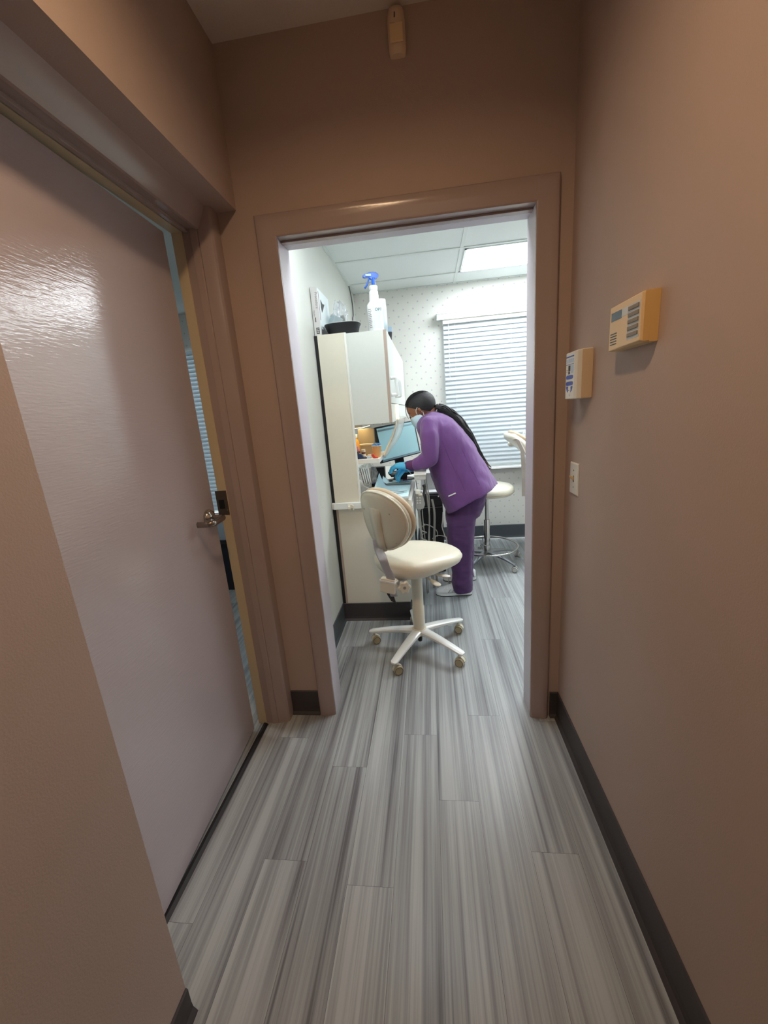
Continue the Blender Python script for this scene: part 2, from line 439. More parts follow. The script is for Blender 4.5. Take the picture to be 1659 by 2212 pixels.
struct('trim_10', MB().box((OX0-.012, DY-.002, OZ+.001), (OX1+.012, DY+.056, OZ+.012)).box((OX0, DY+.030, OZ-.006), (OX1, DY+.056, OZ+.001)), M['trim'], bevel=.0015)
# casing on the room side
mb = MB()
mb.box((OX0-.07, RY, 0), (OX0-.004, RY+.016, OZ+.07)).box((OX1+.004, RY, 0), (OX1+.07, RY+.016, OZ+.07)).box((OX0-.004, RY, OZ+.004), (OX1+.004, RY+.016, OZ+.07))
struct('trim_3', mb, M['trim'], bevel=.003)

# side door: casing, jamb, leaf
mb = MB()
leg = [(-.722, DY), (-.721, 1.562), (-.723, 1.553), (-.729, 1.546), (-.737, 1.543), (-.772, 1.536), (-.776, 1.5385), (-.780, 1.5345), (-.800, 1.531), (-.801, 1.537), (-.801, DY)]
mb.prism(leg, 'z', 0, 2.134)
head = [(-.737, 2.134), (-.741, 2.126), (-.764, 2.072), (-.770, 2.064), (-.778, 2.0625), (-.782, 2.066), (-.80, 2.066), (-.80, 2.134)]
mb.prism(head, 'y', .60, 1.56)
struct('trim_4', mb, M['trim'], auto=.38)
mb = MB().box((-.832, 1.536, 0), (-.80, DY, 2.07)).box((-.832, .60, 2.068), (-.80, 1.54, 2.12)).box((-.826, .60, 2.058), (-.812, 1.538, 2.07), 0.002)
struct('trim_5', mb, M['trim'])
mb = MB().box((-.871, 1.533, 0), (-.832, DY, 2.062)).box((-.871, .60, 2.060), (-.832, 1.54, 2.12)).box((-.905, .60, 0), (-.80, .66, 2.07))
struct('trim_6', mb, M['jamb'])
struct('trim_7', MB().prism([(-.848, 0), (-.844, .006), (-.834, .006), (-.822, 0)], 'y', .66, 1.53), M['threshold'])

door_root = thing('door_1', None, None, (-.834, .70, 0)); door_root['kind'] = 'structure'
dh = Vector((-.834, .70, 0)); dl = Vector((-.872, 1.487, 0)); dd = (dl-dh).normalized(); dn = Vector((dd.y, -dd.x, 0))  # dn points into the hall
def dpt(s, o, z): p = dh + dd*s + dn*o; return Vector((p.x, p.y, z))
DLEN = (dl-dh).length
Tdoor = Matrix.Translation(dh) @ Matrix(((dd.x, dn.x, 0, 0), (dd.y, dn.y, 0, 0), (0, 0, 1, 0), (0, 0, 0, 1)))
struct('door_leaf', MB().box((0, -.038, .012), (DLEN, 0, 2.048), .002, Tdoor), M['door'], door_root)
# lever handle
hz = 1.045; hs = DLEN-.062
hr = MB().lathe([(.0, 0), (.031, 0), (.033, .003), (.032, .010), (.026, .020), (.014, .026), (.0, .026)], dpt(hs, 0, hz), 28, axis=dn).build('door_handle', M['chrome'], door_root, smooth=True)
MB().tube(bez([dpt(hs, .02, hz), dpt(hs, .052, hz), dpt(hs-.004, .064, hz), dpt(hs-.02, .070, hz), dpt(hs-.075, .072, hz), dpt(hs-.098, .068, hz), dpt(hs-.106, .052, hz), dpt(hs-.106, .016, hz)], 6), [(.011, .0085)]*43, 12, flat=(0, 0, 1)).build('lever', M['nickel'], hr, smooth=True)
mb = MB().box((0, -.034, hz-.029), (.0025, -.004, hz+.029), .0005, Tdoor @ Matrix.Translation((DLEN, 0, 0)))
mb.build('latch_plate', M['nickel'], door_root)
MB().box((-.002, -.026, hz-.008), (.009, -.012, hz+.008), .002, Tdoor @ Matrix.Translation((DLEN, 0, 0))).build('latch_bolt', M['chrome'], door_root)
# strike plate on the jamb
st = thing('strike_plate', 'dark metal strike plate on the tan jamb beside the door handle', 'strike plate', (-.855, 1.533, 1.08))
MB().box((-.882, 1.5315, 1.028), (-.834, 1.5335, 1.130), .0006).build('plate', M['bronze'], st)
MB().box((-.872, 1.5305, 1.055), (-.848, 1.5318, 1.092)).build('latch_hole', M['dark'], st)
MB().lathe([(0, 0), (.004, 0), (.003, .0015), (0, .002)], (-.842, 1.5317, 1.048), 10, axis=(0, -1, 0)).build('screw', M['chrome'], st)

# ---------------- room behind the side door (only a sliver shows)
struct('wall_west', MB().box((-3.05, .4, 0), (-2.95, BY, RZ)), M['room_wall'])
struct('wall_south', MB().box((-3.0, .36, 0), (-.78, .46, RZ)), M['room_wall'])
# ---------------- treatment room
struct('ceiling', MB().box((-3.05, .36, RZ), (-.90, BY, RZ+.08)).box((-.90, RY, RZ), (3.4, BY, RZ+.08)), M['tile'])
struct('wall_partition', MB().box((-.76, RY, 0), (XL, BY, RZ)), M['room_wall'])
struct('wall_south_room', MB().box((.63, RY-.1, 0), (3.4, RY, RZ)), M['room_wall'])
struct('wall_east', MB().box((3.3, RY, 0), (3.4, BY, RZ)), M['room_wall'])
struct('wall_lining', MB().box((-.65, RY, 0), (OX0-.07, RY+.004, RZ)).box((OX1+.07, RY, 0), (.63, RY+.004, RZ)).box((OX0-.07, RY, OZ+.07), (OX1+.07, RY+.004, RZ)), M['room_wall'])
WX0, WX1, WZ0, WZ1 = .175, 1.40, .770, 2.150
VX0, VX1, VZ0, VZ1 = -2.75, -1.65, .42, 2.15
mb = MB()
mb.box((-3.05, BY, 0), (VX0, BY+.14, RZ)).box((VX1, BY, 0), (WX0, BY+.14, RZ)).box((WX1, BY, 0), (3.4, BY+.14, RZ))
mb.box((WX0, BY, 0), (WX1, BY+.14, WZ0)).box((WX0, BY, WZ1), (WX1, BY+.14, RZ)).box((VX0, BY, 0), (VX1, BY+.14, VZ0)).box((VX0, BY, VZ1), (VX1, BY+.14, RZ))
struct('wall_back', mb, M['paperwall'])
mb = MB(); cove(mb, 'x', BY, -1, -.17, 3.3, h=.15); mb.use(M['base_cool'])
struct('baseboard_back', mb, M['base_cool'])
struct('trim_8', MB().box((-.17, BY-.024, 0), (3.3, BY-.016, .008)), M['whitegloss'])
struct('baseboard_partition', cove(MB(), 'y', XL, 1, RY+.016, 2.492, h=.13), M['base_cool'])
# ceiling grid
mb = MB()
for y in (2.125, 2.735, 3.325, 3.875): mb.box((-.6318, y-.012, RZ-.0065), (3.3, y+.012, RZ-.0005))
for x in (.300, 1.52, 2.74): mb.box((x-.012, RY, RZ-.0055), (x+.012, BY, RZ-.0008))
mb.box((-.65, RY, RZ-.006), (-.632, BY, RZ-.0005)).box((-.65, BY-.018, RZ-.006), (3.3, BY, RZ-.0005))
struct('trim_9', mb, M['tbar'])
for i, (a, b, c, d, lab) in enumerate(((.325, 1.50, 3.345, 3.858, 'bright white ceiling light panel above the window, near the doorway edge'), (1.545, 2.72, 3.345, 3.858, 'ceiling light panel further right along the treatment room ceiling'), (-.36, .285, 1.76, 2.112, 'small unseen fill panel added in the ceiling just inside the room'))):  # last panel is an added fill, out of view, brightening near faces and worktop
    lt = thing('ceiling_light', lab, 'ceiling light', ((a+b)/2, (c+d)/2, RZ), 'troffers in the treatment room')
    mb = MB().box((a, c, RZ-.010), (a+.014, d, RZ-.0005)).box((b-.014, c, RZ-.010), (b, d, RZ-.0005)).box((a, c, RZ-.010), (b, c+.014, RZ-.0005)).box((a, d-.014, RZ-.010), (b, d, RZ-.0005))
    mb.build('frame', M['whitegloss'], lt)
    MB().box((a+.014, c+.014, RZ-.007), (b-.014, d-.014, RZ-.002)).build('diffuser', M['panel'], lt)

lt = thing('ceiling_light', 'ceiling light panel in the room behind the slightly open side door', 'ceiling light', (-2.6, 2.15, RZ), 'troffers in the treatment room')
del lt['group']
MB().box((-2.9, 2.0, RZ-.010), (-2.3, 2.3, RZ-.0005)).build('frame', M['whitegloss'], lt)
MB().box((-2.885, 2.015, RZ-.012), (-2.315, 2.285, RZ-.0101)).build('diffuser', M['panel'], lt)
ob = thing('storage_box', 'dark storage box glimpsed low through the gap of the side door', 'box', (-1.95, 3.35, 0))
MB().box((-2.35, 3.05, 0), (-1.55, 3.65, .42), .01).build('box', M['navy_dark'], ob)
MB().box((-2.37, 3.03, .42), (-1.53, 3.67, .46), .008).build('lid', M['dark'], ob)
# windows
def window(n, x0, x1, z0, z1):
    r = thing('window_%d' % n, None, None, ((x0+x1)/2, BY+.08, z0)); r['kind'] = 'structure'
    t = .04
    mb = MB().box((x0, BY+.06, z0), (x0+t, BY+.11, z1)).box((x1-t, BY+.06, z0), (x1, BY+.11, z1)).box((x0+t, BY+.06, z0), (x1-t, BY+.11, z0+t)).box((x0+t, BY+.06, z1-t), (x1-t, BY+.11, z1))
    mb.box((x0+t, BY+.065, (z0+z1)/2-.02), (x1-t, BY+.105, (z0+z1)/2+.02))
    mb.build('window_frame', M['white'], r)
    MB().box((x0+t, BY+.083, z0+t), (x1-t, BY+.087, z1-t)).build('pane', M['glass'], r)
    MB().box((x0-.03, BY-.018, z0-.03), (x1+.03, BY+.06, z0-.002), .003).build('window_sill', M['edge'], r)
window(1, WX0, WX1, WZ0, WZ1); window(2, VX0, VX1, VZ0, VZ1)
def blind(x0, x1, z0, z1, label, rail=True):
    b = thing('window_blind', label, 'blind', ((x0+x1)/2, BY-.03, z1), 'horizontal slat window blinds')
    mb = MB(); n = int((z1-.02-z0-.02)/.0415); ys = BY-.045
    for i in range(n):
        zc = z1-.030 - i*.0415; a = math.radians(66); w = .0265; pts = []
        for k in range(7):
            s = -1+2*k/6; bow = .0022*(1-s*s)
            pts.append((ys + s*w*math.cos(a) - bow*math.sin(a), zc + s*w*math.sin(a) + bow*math.cos(a)))
        top = [(p[0], p[1]) for p in pts]; bot = [(p[0]+.0006, p[1]-.0004) for p in pts[::-1]]
        mb.loft([[(x0+.004, u, v) for u, v in top+bot], [(x1-.004, u, v) for u, v in top+bot]])
    mb.build('slats', M['slat'], b, auto=.8)
    if rail:
        mb = MB().box((x0-.055, BY-.082, z1+.046), (x1+.05, BY-.004, z1+.088), .003).box((x0-.058, BY-.086, z1+.078), (x1+.05, BY-.002, z1+.094), .002)
        mb.box((x0-.055, BY-.082, z1+.030), (x1+.05, BY-.068, z1+.046))
        mb.build('headrail', M['rail'], b)
        MB().box((x0, BY-.068, z1-.006), (x1, BY-.02, z1+.040)).build('mounting_channel', M['white'], b)
    MB().box((x0+.002, BY-.072, z0-.006), (x1-.002, BY-.022, z0+.012), .003).build('bottom_rail', M['whitegloss'], b)
    for sx in (x0+.105, x0+.62, x1-.10):
        MB().tube([(sx, ys-.016, z0+.01), (sx, ys-.016, z1)], .0011, 6).build('ladder_cord', M['whitecord'], b)
    MB().tube([(x0+.05, ys-.03, z1-.52), (x0+.05, ys-.03, z1+.02)], .0035, 8).build('tilt_wand', M['clear'], b, smooth=True)
blind(.178, 1.38, .760, 2.150, 'closed white slat blind over the window behind the person')
blind(-2.74, -1.66, .44, 2.150, 'bluish closed slat blind seen through the gap of the side door', False)

# cable down the corner of the room
tag(MB().tube(bez([(-.64, 3.885, 2.497), (-.640, 3.955, 2.44), (-.640, 3.995, 2.36), (-.640, 3.985, 2.28), (-.640, 3.93, 2.20), (-.640, 3.93, 1.88)], 8), .0048, 8).build('wall_cable', M['cable'], smooth=True), 'thin dark grey cable running down the wall corner from the ceiling above the black basket', 'cable')

# ================================================================== HALL FITTINGS
# lamp above the camera
l1 = thing('recessed_lamp', 'warm recessed ceiling lamp in the hall, above and behind the viewer', 'ceiling light', (-.16, .45, HZ), )
MB().lathe([(.055, .024), (.055, .028)], (LX, LY, HZ), 32).build('diffuser', M['halllamp'], l1)
MB().lathe([(.072, -.003), (.072, .034), (.0735, .0355), (.0735, -.0005), (.094, -.0005), (.095, -.003)], (LX, LY, HZ), 40, cap=False).build('baffle', M['can'], l1, smooth=False, auto=.6)
l2 = thing('fill_lamp', 'square unseen fill light added to the hall ceiling behind the viewer', 'ceiling light', (-.05, -1.3, HZ))  # added fill behind the camera, lifts the near walls and floor
MB().box((-.35, -1.6, HZ-.03), (.25, -1.0, HZ-.012)).build('diffuser', M['back_fill'], l2)
MB().box((-.37, -1.62, HZ-.012), (.27, -.98, HZ-.0005)).build('housing', M['white'], l2)

# motion detector
mdt = thing('motion_detector', 'slim ivory motion detector high on the wall above the doorway', 'detector', (-.040, DY, 2.545))
rings = []
for z, hw, dp in ((2.484, .020, .006), (2.487, .024, .018), (2.500, .0265, .027), (2.530, .0275, .033), (2.565, .0275, .034), (2.590, .025, .030), (2.604, .021, .022), (2.610, .016, .010)):
    rings.append([(-.040+u, DY+.0-dp*(.5+.5*(1-(abs(u)/hw)**3)) if v < 0 else DY, z) for u, v in [(-hw, 1), (-hw, -1), (-hw*.8, -1), (-hw*.4, -1), (0, -1), (hw*.4, -1), (hw*.8, -1), (hw, -1), (hw, 1)]])
MB().loft(rings).build('body', M['detector'], mdt, smooth=False, auto=.6)
MB().box((-.0605, DY-.036, 2.505), (-.0195, DY-.030, 2.552), .002).build('lens', mat('detector_lens', (232, 206, 160), .35), mdt)
MB().tube([(-.044, DY-.0345, 2.566), (-.043, DY-.0345, 2.578)], .0016, 6).build('indicator_slot', M['ink'], mdt)

# alarm keypad on the right wall
kp = thing('alarm_keypad', 'large yellowed alarm keypad with buttons and a display, higher of the two wall devices', 'keypad', (XR, 1.10, 1.50))
y0, y1, z0, z1 = 1.02, 1.187, 1.497, 1.606
F = .479
mb = MB(); mb.use(M['keypad'])
mb.loft([[(XR, y, z) for y, z in ((y0, z0), (y1, z0), (y1, z1), (y0, z1))],
         [(F+.012, y, z) for y, z in ((y0+.001, z0+.001), (y1-.001, z0+.001), (y1-.001, z1-.001), (y0+.001, z1-.001))],
         [(F, y, z) for y, z in ((y0+.006, z0+.006), (y1-.002, z0+.002), (y1-.002, z1-.003), (y0+.006, z1-.003))]])
body = mb.build('housing', M['keypad'], kp, bevel=.0015)
MB().box((XR-.018, y0-.0012, z0+.001), (XR-.0005, y0+.0002, z1-.001)).box((F+.004, y0-.0010, z0+.003), (XR-.018, y0+.0002, z1-.002)).build('side_cover', M['keypad_side'], kp)
fx = F-.0006
MB().box((fx, 1.120, 1.568), (F+.001, 1.176, 1.588)).build('display', M['lcd'], kp)
MB().box((fx, 1.088, 1.570), (F+.001, 1.119, 1.588)).build('display_cover', M['button_l'], kp)
pb = MB().box((fx, 1.030, 1.512), (F+.001, 1.086, 1.588)).build('button_panel', M['button_l'], kp)
for i in range(5):
    zz = 1.580-.0145*i
    MB().box((fx-.0025, 1.034, zz-.0042), (F, 1.082, zz+.0042), .001).build('button', M['button'], pb)
for i in range(5):
    MB().box((fx-.0002, 1.142, 1.512+i*.0062), (F+.001, 1.176, 1.5142+i*.0062)).build('speaker_slot', M['dark'], kp)

# carbon monoxide style alarm with blue label
al = thing('wall_alarm', 'white wall alarm with a blue printed label, between the keypad and the doorway', 'alarm', (XR, 1.43, 1.38))
y0, y1, z0, z1 = 1.38, 1.488, 1.384, 1.534; F = .4665
mb = MB().use(M['alarm'])
mb.loft([[(XR, y, z) for y, z in ((y0, z0), (y1, z0), (y1, z1), (y0, z1))],
         [(F+.020, y, z) for y, z in ((y0+.001, z0), (y1, z0), (y1, z1), (y0+.001, z1))],
         [(F+.006, y, z) for y, z in ((y0+.008, z0+.001), (y1-.002, z0+.001), (y1-.002, z1-.002), (y0+.008, z1-.002))],
         [(F, y, z) for y, z in ((y0+.020, z0+.002), (y1-.008, z0+.002), (y1-.008, z1-.003), (y0+.020, z1-.003))]])
mb.build('housing', M['alarm'], al, bevel=.002)
MB().box((F+.016, y0-.0012, z0+.002), (XR-.0005, y0+.0004, z1-.002), .0004).build('side_cover', M['alarm_side'], al)
fx = F-.0005
def lab(name, ya, yb, za, zb, m): MB().box((fx, ya, za), (F+.0006, yb, zb)).build(name, m, al)
lab('label_band', 1.406, 1.478, 1.516, 1.520, M['ink_blue']); lab('label_rule', 1.406, 1.478, 1.4935, 1.495, M['ink_blue'])
for i in range(4): lab('label_print', 1.408+i*.017, 1.420+i*.017, 1.499, 1.511, M['lblue'])
lab('display', 1.437, 1.455, 1.474, 1.491, M['dark']); lab('sensor_window', 1.440, 1.455, 1.464, 1.473, M['dark2'])
lab('label_note', 1.408, 1.430, 1.466, 1.491, M['lblue'])
for i in range(2): lab('label_line', 1.462, 1.474, 1.472+i*.005, 1.4735+i*.005, M['ink_soft'])
for za in (1.4485, 1.4285):
    mb = MB(); mb.prism([(u+1.442, v+za+.006) for u, v in ell(20, .033, .0065, 4)], 'x', fx, F+.0006); mb.build('blue_label', M['ink_blue'], al)
mb = MB()
for s in (-1, 1):
    mb.loft([[(x, 1.442+s*u, 1.4265-v) for u, v in ((.030, 0), (.012, .002), (.014, .012), (.010, .020), (.022, .016), (.030, .006))] for x in (fx, F+.0006)])
mb.build('test_button_ring', M['ink_blue'], al)
MB().lathe([(0, 0), (.006, 0), (.006, .0012), (0, .0016)], (F, 1.440, 1.400), 14, axis=(-1, 0, 0)).build('test_button', M['whitegloss'], al)
for i in range(2): lab('indicator', 1.443, 1.449, 1.398+i*.014, 1.4005+i*.014, M['ink'])
for i in range(5): MB().box((F+.002, 1.4805, 1.398+i*.004), (F+.006, 1.4868, 1.3998+i*.004)).build('side_vent', M['ink_soft'], al)

# light switch
sw = thing('light_switch', 'white toggle light switch low on the right wall beside the doorway', 'light switch', (XR, 1.50, 1.105))
mb = MB(); mb.loft([[(XR, y, z) for y, z in ((1.457, 1.048), (1.538, 1.048), (1.538, 1.163), (1.457, 1.163))], [(XR-.003, y, z) for y, z in ((1.457, 1.048), (1.538, 1.048), (1.538, 1.163), (1.457, 1.163))], [(XR-.0055, y, z) for y, z in ((1.461, 1.052), (1.534, 1.052), (1.534, 1.159), (1.461, 1.159))]])
mb.build('plate', M['alarm'], sw)
MB().box((XR-.0062, 1.492, 1.094), (XR-.005, 1.503, 1.117)).build('toggle_slot', M['ink_soft'], sw)
mb = MB(); mb.loft([[(XR-.005, y, z) for y, z in ((1.4935, 1.099), (1.5015, 1.099), (1.5015, 1.112), (1.4935, 1.112))], [(XR-.020, y, z) for y, z in ((1.4945, 1.112), (1.5005, 1.112), (1.5005, 1.119), (1.4945, 1.119))]])
mb.build('toggle', M['keypad'], sw, bevel=.001)
for z in (1.075, 1.136): MB().lathe([(0, 0), (.003, 0), (.0022, .001), (0, .0012)], (XR-.0054, 1.4975, z), 10, axis=(-1, 0, 0)).build('screw', M['button'], sw)

# ================================================================== CABINETS AND WORKTOP
ep = thing('end_panel', 'tall narrow cream panel standing on the worktop against the left wall', 'cabinet panel', (-.55, 2.51, .842))
MB().box((-.628, 2.500, .842), (-.468, 2.520, 1.860)).build('panel', M['panel_cream'], ep)
MB().box((-.468, 2.497, .842), (-.456, 2.520, 1.860), .002).build('edge_trim', M['white'], ep)
MB().box((-.6485, 2.505, .842), (-.6285, 2.520, 1.858)).build('painted_gap_shade', M['dark'], ep)  # black strip paints the shade in the gap beside the wall
uc = thing('wall_cabinet', 'grey white wall cabinet with two doors and white handles, above the counter', 'cabinet', (-.43, 3.3, 1.32))
MB().box((-.645, 2.522, 1.325), (-.238, 4.165, 1.858)).build('body', M['laminate'], uc)
MB().box((-.238, 2.522, 1.325), (-.220, 2.540, 1.858), .001).build('edge_trim', M['edge'], uc)
MB().box((-.238, 2.540, 1.325), (-.222, 4.165, 1.438), .001).build('valance', M['laminate'], uc)
for ya, yb, hy in ((2.542, 2.860, 2.600), (2.864, 3.50, 2.925), (3.504, 4.16, 4.02)):
    d = MB().box((-.238, ya, 1.442), (-.219, yb, 1.857), .0015).build('door', M['laminate'], uc)
    if hy < 4:
        MB().tube(bez([(-.219, hy-.004, 1.492), (-.190, hy-.004, 1.492), (-.183, hy-.004, 1.503), (-.183, hy-.004, 1.580), (-.190, hy-.004, 1.591), (-.219, hy-.004, 1.591)], 5), [(.006, .011)]*26, 10, flat=(0, 1, 0)).build('handle', M['whitegloss'], d, smooth=True)
lc = thing('base_cabinet', 'cream base cabinet under the worktop with black plinth', 'cabinet', (-.4, 3.3, 0))
MB().box((-.612, 2.500, .128), (-.178, 4.165, .800)).build('body', M['cream_lam'], lc)
MB().box((-.626, 2.496, .128), (-.612, 2.514, .800)).build('scribe_strip', M['edge'], lc)
MB().box((-.6485, 2.503, .128), (-.6265, 2.520, .800)).build('painted_gap_shade', M['dark'], lc)  # shade of the gap by the wall, painted as a black strip
mb = MB(); cove(mb, 'x', 2.498, -1, -.640, -.180, h=.128, t=.005); mb.box((-.640, 2.498, 0), (-.185, 4.165, .127))
mb.build('plinth', M['base'], lc)
for i, (ya, yb) in enumerate(((2.505, 3.0), (3.004, 3.6), (3.604, 4.16))):
    d = MB().box((-.178, ya, .14), (-.160, yb, .655), .0015).build('door', M['laminate'], lc)
    MB().box((-.160, ya+.03, .56), (-.150, ya+.045, .64), .002).build('handle', M['white'], d)
    d = MB().box((-.178, ya, .660), (-.126 if i == 0 else -.160, yb, .797), .0015).build('drawer', M['white'], lc)
wt = thing('worktop', 'white laminate worktop on the base cabinet, cluttered with instruments', 'worktop', (-.4, 3.3, .80))
MB().box((-.648, 2.480, .802), (-.130, 4.165, .842), .003).build('top', M['counter'], wt)
MB().box((-.632, 2.462, .804), (-.404, 2.482, .846), .004).build('edge_strip', M['whitegloss'], wt)
mb = MB().box((-.535, 2.452, .812), (-.505, 2.462, .836), .002)
mb.loft([[(x, y, z) for y, z in ((2.452, .832), (2.440, .826), (2.438, .812), (2.446, .800), (2.452, .800))] for x in (-.532, -.520)])
mb.box((-.505, 2.446, .800), (-.497, 2.458, .832), .002)
mb.build('hook_bracket', M['cream_pl'], wt)
sh = thing('counter_shelf', 'small white shelf above the worktop, lit warm and crowded with bottles', 'shelf', (-.48, 2.85, 1.05))
MB().box((-.645, 2.56, 1.078), (-.322, 3.02, 1.106), .002).build('board', M['white'], sh)
MB().box((-.635, 2.60, .843), (-.620, 3.0, 1.078)).build('side_support', M['lgrey'], sh)

# warm strip lamp under the wall cabinet
lp = thing('cabinet_lamp', 'warm strip lamp fixed under the wall cabinet above the little shelf', 'lamp', (-.45, 2.8, 1.32))
MB().box((-.52, 2.60, 1.306), (-.42, 3.00, 1.3245), .002).build('housing', M['white'], lp)
MB().box((-.510, 2.61, 1.302), (-.43, 2.99, 1.306)).build('tube', M['cablamp'], lp)

# ---- things on top of the wall cabinet
TZ = 1.8585
bk = thing('carton', 'narrow grey carton standing upright on the wall cabinet against the wall', 'carton', (-.627, 2.62, TZ))
x0, x1, y0, y1, z1 = -.647, -.606, 2.524, 2.80, 2.125
MB().box((x0, y0, TZ), (x1, y1, z1), .002).build('box', M['carton'], bk)
pr = MB().box((x1-.0005, y0+.004, TZ+.003), (x1+.0012, y1-.004, z1-.003)).build('printed_side', M['carton_w'], bk)
MB().box((x1+.0010, y0+.012, TZ+.09), (x1+.0020, y0+.022, z1-.02)).build('maroon_stripe', M['ink_red'], pr)
mb = MB(); mb.loft([[(x, y, z) for y, z in ((y0+.06, 2.07), (y0+.10, 2.055), (y0+.15, 2.062), (y0+.11, 2.03), (y0+.07, 2.00), (y0+.055, 2.03))] for x in (x1+.0009, x1+.0022)])
mb.build('printed_picture', M['ink'], pr)
MB().box((x1+.0010, y0+.012, TZ+.012), (x1+.0020, y0+.018, TZ+.045)).build('printed_mark', M['ink_soft'], pr)
text('spine_text', 'Procedure', .021, M['ink_soft'], (-.622, y0-.0006, 2.098), (0, 0, -1), (1, 0, 0), bk)
text('spine_subtext', 'Masks', .013, M['ink_soft'], (-.640, y0-.0006, 2.00), (0, 0, -1), (1, 0, 0), bk)
MB().box((-.634, y0-.0008, 1.937), (-.629, y0+.001, 1.962)).build('spine_code', M['ink'], bk)
MB().box((-.6335, y0-.0008, 1.872), (-.6145, y0+.001, 1.906)).build('logo_square', M['ink'], bk)
mb = MB()
for k in range(3): mb.box((-.631+.0*k, y0-.0016, 1.877+k*.010), (-.617, y0-.0007, 1.8805+k*.010)).box((-.626, y0-.0016, 1.8795+k*.0085), (-.6225, y0-.0007, 1.889+k*.0055))
mb.build('logo_glyphs', M['carton'], bk)

bks = thing('black_basket', 'oval black woven plastic basket on top of the wall cabinet', 'basket', (-.49, 2.612, TZ))
def ovr(rx, ry, z, n=40): return [(-.490+u, 2.612+v, z) for u, v in ell(n, rx, ry, 2.6)]
MB().loft([ovr(.088, .062, TZ+.001), ovr(.092, .066, TZ+.012), ovr(.104, .076, TZ+.054), ovr(.110, .082, TZ+.062), ovr(.110, .082, TZ+.066), ovr(.101, .074, TZ+.066), ovr(.090, .064, TZ+.014)]).build('body', M['dgrey_can'], bks, auto=.9)
mb = MB(); rr = [(-.490+u, 2.612+v, TZ+.0675) for u, v in ell(40, .107, .079, 2.6)]; mb.tube(rr+rr[:1], .0022, 6, cap=False); mb.build('rim', M['lgrey'], bks, smooth=True)
random.seed(5)
def crumple(c, r, amp, seed, sub=4, sc=18):
    t = bmesh.new(); bmesh.ops.create_icosphere(t, subdivisions=sub, radius=1)
    for v in t.verts:
        n = v.co.normalized(); k = 1 + amp*noise.noise(n*2.2+Vector((seed, seed*1.7, 0))) + amp*.6*noise.noise(n*5+Vector((seed*3, 0, seed)))
        v.co = Vector(c) + Vector((n.x*r[0], n.y*r[1], n.z*r[2]))*k
    return MB().merge(t)
bg1 = thing('plastic_bag', 'crumpled clear plastic bag beside the grey carton on the wall cabinet', 'bag', (-.575, 2.70, TZ), 'clear bags on the cabinet')
crumple((-.550, 2.75, TZ+.122), (.023, .034, .104), .35, 2.2).build('film', M['clear'], bg1, smooth=True)
mb = MB().box((-.03, -.04, -.035), (.03, .04, .035), .004, Matrix.Translation((-.562, 2.745, TZ+.115)) @ Matrix.Rotation(.5, 4, 'Y') @ Matrix.Rotation(.6, 4, 'Z'))
mb.build('folded_packet', mat('pale_grey_packet', (176, 190, 194), .4), bg1)
bg2 = thing('plastic_bag', 'second clear bag leaning on a grey pouch behind the black basket', 'bag', (-.54, 2.88, TZ))
crumple((-.545, 2.90, TZ+.135), (.038, .06, .125), .45, 7.7).build('film', M['clear'], bg2, smooth=True)
tag(MB().box((-.045, -.008, -.075), (.045, .008, .075), .004, Matrix.Translation((-.535, 2.80, TZ+.080)) @ Matrix.Rotation(-.25, 4, 'Y')).build('grey_pouch', M['grey'], loc=(-.535, 2.80, TZ)), 'grey flat pouch leaning behind the black basket', 'pouch')
tag(MB().loft([[( -.602, 2.53, TZ), (-.565, 2.53, TZ), (-.570, 2.53, TZ+.022), (-.600, 2.53, TZ+.038)], [(-.600, 2.575, TZ), (-.570, 2.575, TZ), (-.572, 2.575, TZ+.018), (-.598, 2.575, TZ+.030)]]).build('foil_wrapper', M['dark2'], loc=(-.585, 2.55, TZ)), 'small dark wrapper between the carton and the black basket', 'wrapper')
tag(crumple((-.360, 2.66, TZ+.010), (.052, .03, .009), .5, 3.3).build('crumpled_wrapper', M['whitegloss'], loc=(-.36, 2.66, TZ)), 'crumpled white wrapper lying between the black basket and the spray bottle', 'wrapper')

def bottle_body(name, c, H, r, parent, m, shoulder=True):
    if shoulder:
        prof = [(r*.94, 0), (r, .004), (r, H*.555), (r*.97, H*.59), (r*.80, H*.635), (r*.64, H*.665), (r*.56, H*.88), (r*.50, H*.89), (r*.50, H*.92)]
    else: prof = [(r*.94, 0), (r, .004), (r, H*.80), (r*.97, H*.83), (r*.93, H*.84), (r*.93, H*.86), (r*.96, H*.87), (r*.96, H*.97), (r*.90, H)]
    return MB().lathe(prof, c, 32).build(name, m, parent, smooth=False, auto=.7)
c = (-.283, 2.585, TZ)
sb = thing('spray_bottle', 'white spray bottle with blue trigger standing on the wall cabinet edge', 'spray bottle', c)
H = .252
b = bottle_body('bottle', c, H, .046, sb, M['whitegloss'])
mb = MB(); mb.loft([[(c[0]+math.cos(a)*.0464, c[1]+math.sin(a)*.0464, TZ+z) for a in [math.radians(-100+8*i) for i in range(18)]] for z in (.012, .135)], cap=False, closed=False)
lb = mb.build('label', mat('pale_blue_label', (214, 234, 240), .4), sb, smooth=True)
text('label_text', 'OPT', .022, M['ink'], (c[0]+.005, c[1]-.0475, TZ+.108), (.95, .3, 0), (0, 0, 1), lb)
mb = MB()
for i in range(11):
    mb.tube([(c[0]-.036+k*.003, c[1]-math.sqrt(max(.0468**2-(.036-k*.003)**2, 0)), TZ+.022+i*.0098) for k in range(8-(i % 3))], .0011, 4)
mb.build('label_print', M['ink_soft'], lb)
MB().lathe([(.0248, H*.905), (.0255, H*.915), (.0255, H*.985), (.022, H*1.0), (.012, H*1.0)], c, 26).build('collar', M['whitegloss'], sb, smooth=False, auto=.6)
mb = MB(); z = TZ+H
